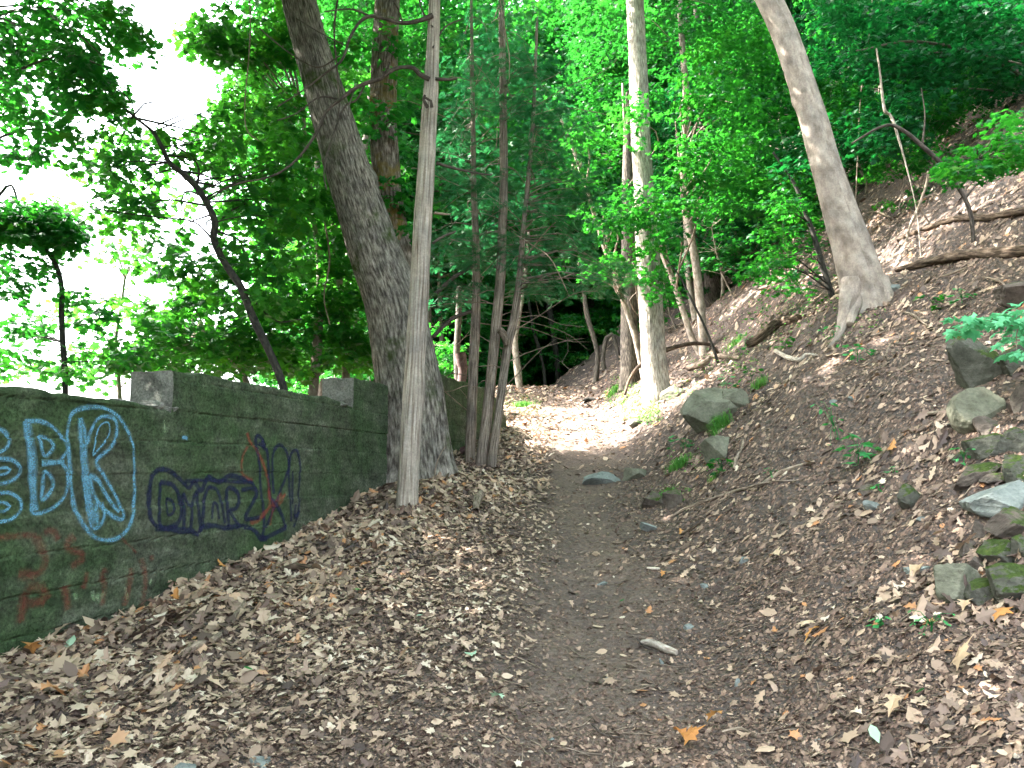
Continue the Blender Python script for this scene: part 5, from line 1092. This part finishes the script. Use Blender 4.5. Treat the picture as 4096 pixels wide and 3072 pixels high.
seedling('small green sprig under the orange dry leaf', [(1928, 1008), (1935, 1018), (1922, 1020)], M['plant'], .05, seed=10, shape=OVAL)
for k, (x, y, lab) in enumerate([(1640, 700, 'low green seedling left of the rotten log end'), (1600, 740, 'low green seedling behind the sapling feet'), (1690, 745, 'low green seedling right of the rotten log end'), (1720, 660, 'green seedling at the foot of the dark bare stem'), (1770, 655, 'pale green seedling against the leaning tree root'), (1570, 830, 'green seedling behind the large tilted slab'), (1620, 810, 'sparse green seedling up the slope from the tilted slab'), (1700, 600, 'leafy seedling high on the slope left of the leaning tree'), (2010, 655, 'green seedling on the hillside above the pale sprig'), (2080, 640, 'leafy weed on the hillside below the crumbling log'), (1560, 1010, 'weed growing right beneath the blocky pale rock'), (1470, 960, 'green weed at the lower left of the large tilted slab'), (1660, 660, 'wispy green seedling in the middle of the upper slope')]):
    g_ = random.Random(400+k); seedling(lab, [(x+g_.uniform(-26, 26), y+g_.uniform(-20, 12)) for _ in range(11)], M['plant'] if k % 2 else M['maple'], .10, seed=30+k, shape=(MAPLE_S if k % 3 else OVAL))
sp_, _ = pixtree('pale_sprig_plant', 'pale mint green leafy branch reaching in over the boulders at the right edge', 'shrub', [(2290, 800, 8), (2280, 760, 7), (2250, 720, 6), (2200, 705, 5), (2140, 695, 3)], 6.6, 6.4, M['stick'], 8, .08, ground_base=True, seed=150,
        crown=(M['plant_pale'], MAPLE_S, region([(2180, 690, 60, 16, 10), (2120, 690, 40, 10, 6), (2200, 720, 30, 18, 5), (2080, 706, 16, 6, 2), (2240, 680, 60, 30, 8), (2200, 765, 16, 14, 3)], 6.1, 7.0, 151), .14, .03, 11, .10, .45), tw=20)
def grass_tuft(label, vx, vy, w, h, seed, n=110, lean=(0, 0), mt='grass', group=None):
    g = np.random.default_rng(seed); q = on_ground(vx, vy); d = q[1]; W = vwidth(w*2, d)/2; H = vwidth(h*2, d)
    V = []; F = []
    for i in range(n):
        a = g.uniform(0, 6.283); b = q+[W*.35*g.normal(), W*.35*g.normal()*.6, 0]; b[2] = float(height(b[0], b[1]))-.01
        L = H*g.uniform(.5, 1.15); out = np.array([math.cos(a), math.sin(a), 0])*L*g.uniform(.2, .9)+np.array([lean[0], lean[1], 0])*L; s_ = np.array([-math.sin(a), math.cos(a), 0])*.0028*(d/8)
        k = len(V); m1 = b+out*.35+[0, 0, L*.6]; m2 = b+out+[0, 0, L*.45*g.uniform(.2, 1.3)]
        V += [b-s_, b+s_, m1+s_*.8, m1-s_*.8, m2]; F.append((k, k+1, k+2)); F.append((k, k+2, k+3)); F.append((k+3, k+2, k+4))
    mb = MB(); mb.add(V, F, None, np.repeat(g.uniform(0, 1, n), 3)); o = mb.obj('grass_tuft', M[mt], None, False); return tag(o, label, 'grass tuft', group)
grass_tuft('dense dark green grass tuft below the large tilted slab', 1466, 1012, 60, 34, 501, 260)
grass_tuft('grass lying along the lower edge of the large tilted slab', 1560, 925, 60, 40, 502, 260, (-.5, 0))
grass_tuft('grass tuft right above the large tilted slab', 1640, 838, 40, 34, 503, 120)
grass_tuft('sunlit grass tuft on the left of the sunny trail patch', 1130, 880, 50, 20, 504, 240)
grass_tuft('thin grass tuft by the small mossy rocks on the trail edge', 1440, 1066, 50, 16, 505, 90)
grass_tuft('thin grass on the bank between saplings and rotten log', 1590, 745, 60, 24, 506, 140)
grass_tuft('green grass hanging at the right of the trail crest', 1330, 850, 50, 26, 507, 200)
grass_tuft('wispy grass tuft under the blocky pale rock', 1545, 1035, 40, 22, 508, 90)
# weeds: low ground cover around the sunlit trunk
wd_ = MB(); g = np.random.default_rng(610)
for (cx, cy, rx, ry, n, sz) in [(1380, 880, 45, 40, 700, .05), (1335, 860, 30, 25, 300, .045), (1400, 905, 30, 14, 300, .045), (1130, 878, 40, 22, 420, .035), (1470, 850, 60, 20, 160, .05), (1560, 790, 80, 30, 260, .05), (1350, 825, 30, 20, 160, .05), (1620, 700, 120, 60, 240, .055), (1800, 700, 120, 50, 160, .05), (1500, 1000, 60, 30, 120, .035), (1100, 870, 14, 30, 90, .035), (1450, 1075, 50, 12, 100, .03)]:
    a = g.uniform(0, 6.283, n); q = np.sqrt(g.uniform(0, 1, n)); xs_ = cx+rx*q*np.cos(a); ys_ = cy+ry*q*np.sin(a)
    pts2 = np.array([ground(x_, y_) for x_, y_ in zip(xs_, ys_)]); pts2[:, 2] = height(pts2[:, 0], pts2[:, 1])+g.uniform(.01, .14, n)
    scatter(wd_, OVAL, pts2, g.uniform(0, 6.283, n), g.normal(.1, .4, n), g.normal(0, .4, n), sz*g.uniform(.5, 1.4, n), g.uniform(0, 1, n))
tag(wd_.obj('undergrowth', M['grass'], None, False), 'low green weeds along the trail edge and on the bank', 'undergrowth', kind='stuff')

# single leaves that stand out from the litter
M['leaf_orange'] = leaf_mat('orange_dry_leaf', [(0, (.42, .17, .05)), (1, (.5, .26, .09))], .15, (.4, .2, .05))
M['leaf_tan'] = leaf_mat('tan_dry_leaf', [(0, (.42, .30, .19)), (1, (.55, .42, .29))], .15, (.4, .2, .05))
M['leaf_green'] = leaf_mat('fallen_green_leaf', [(0, (.02, .14, .03)), (1, (.04, .2, .05))], .2, (.05, .3, .05))
M['leaf_pale'] = leaf_mat('pale_green_leaf', [(0, (.26, .40, .27)), (1, (.35, .48, .34))], .2, (.2, .4, .2))
g = np.random.default_rng(700)
for k, (x, y, s_, shp, mt, lab) in enumerate([
  (880, 1432, .15, OAK, 'leaf_tan', 'long tan oak leaf on the litter left of the trail'), (1075, 1534, .12, OAK, 'leaf_pale', 'blue green lobed leaf on the trail at the bottom'),
  (535, 1462, .08, OVAL, 'leaf_green', 'single dark green oval leaf in the litter'), (1018, 1438, .09, OAK2, 'leaf_pale', 'pale mint fallen leaf left of the trail middle'),
  (770, 1290, .10, MAPLE, 'leaf_green', 'green fallen leaf below the navy letters'), (905, 1335, .06, OVAL, 'leaf_pale', 'small light green leaf left of the trail'),
  (480, 1238, .12, OAK2, 'leaf_orange', 'reddish curled leaf at the wall foot'), (1675, 1220, .16, OAK, 'leaf_tan', 'pale oak leaf on the slope left of the rock pile'),
  (1928, 986, .13, OAK2, 'leaf_orange', 'bright orange dry leaf on the upper slope'), (1980, 685, .10, MAPLE, 'leaf_orange', 'yellow orange leaf right of the leaning tree'),
  (1740, 1360, .14, MAPLE, 'leaf_tan', 'pale curled maple leaf right of the trail'), (1755, 1395, .12, OAK, 'leaf_orange', 'ochre oak leaf under the pale curled maple leaf'),
  (1545, 1574, .12, OAK, 'leaf_orange', 'orange oak leaf at the bottom right of the trail'), (1495, 1622, .13, MAPLE, 'leaf_orange', 'orange maple leaf at the bottom edge'), (1470, 1612, .11, OAK2, 'leaf_orange', 'orange leaf touching the maple leaf at the bottom edge'),
  (1935, 1552, .13, OAK, 'leaf_tan', 'tan oak leaf among litter at the lower right'), (2080, 1460, .15, MAPLE, 'leaf_tan', 'pale broad leaf near the right edge low down'), (1990, 1520, .07, OVAL, 'leaf_green', 'green oval leaf at the lower right'),
  (1890, 1612, .09, OVAL, 'leaf_pale', 'pale green leaf at the bottom right'), (1982, 1258, .14, OAK2, 'leaf_tan', 'big pale leaf below the flat grey green stone'), (2085, 1320, .13, OAK, 'leaf_tan', 'cream oak leaf under the faceted rock'),
  (2160, 1345, .14, MAPLE, 'leaf_orange', 'ochre leaf by the right edge under the rock pile'), (1470, 1162, .08, OAK2, 'leaf_orange', 'small rusty leaf beside the short dark stick'), (1700, 905, .11, OAK2, 'leaf_tan', 'cluster leaf hanging pale on the middle slope'), (1712, 908, .10, OVAL, 'leaf_tan', 'second pale curled leaf on the middle slope'),
  (65, 1432, .2, OAK, 'leaf_orange', 'large ochre leaf propped at the wall foot, lower left'), (150, 1410, .13, OVAL, 'leaf_pale', 'pale green leaf standing at the wall foot'), (1432, 1252, .09, OAK, 'leaf_orange', 'small orange leaf on the trail edge'), (1343, 1308, .06, OVAL, 'leaf_green', 'tiny green leaf in the middle of the trail'), (380, 1300, .13, OAK2, 'leaf_orange', 'rust coloured leaf lying near the faded letters')]):
    q = on_ground(x, y); mb = MB(); ground_scatter(mb, shp, np.array([q[0]]), np.array([q[1]]), np.array([s_]), np.array([g.uniform()]), .25, np.array([.045]), g, np.array([1.1]))
    tag(mb.obj('fallen_leaf', M[mt], None, False), lab, 'leaf')

# vines hanging in front of the leaves
for k, (pts, d, lab, mt) in enumerate([([(538, -30, 3), (541, 60, 3), (536, 140, 3), (529, 220, 3), (533, 280, 3), (560, 305, 2)], 10.8, 'pale vine hanging straight down left of the big trunk', 'stick'),
    ([(735, -40, 5), (722, 60, 5), (728, 150, 4), (733, 220, 3), (728, 262, 3)], 11.0, 'vine dangling over the top of the big trunk', 'dead_twig'),
    ([(1077, -20, 3), (1090, 60, 3), (1100, 120, 3), (1100, 170, 2)], 11.0, 'thin pale vine hanging between the pole and the cedar stems', 'stick'),
    ([(700, 470, 4), (712, 560, 4), (700, 640, 3), (712, 700, 3)], 12.5, 'thin pale vine beside the lower big trunk', 'stick')]):
    c, r = px_path(pts, d); mb = MB(); tube(mb, c, r, 6, .06, wob=.1, seed=k); tag(mb.obj('hanging_vine', M[mt]), lab, 'vine')
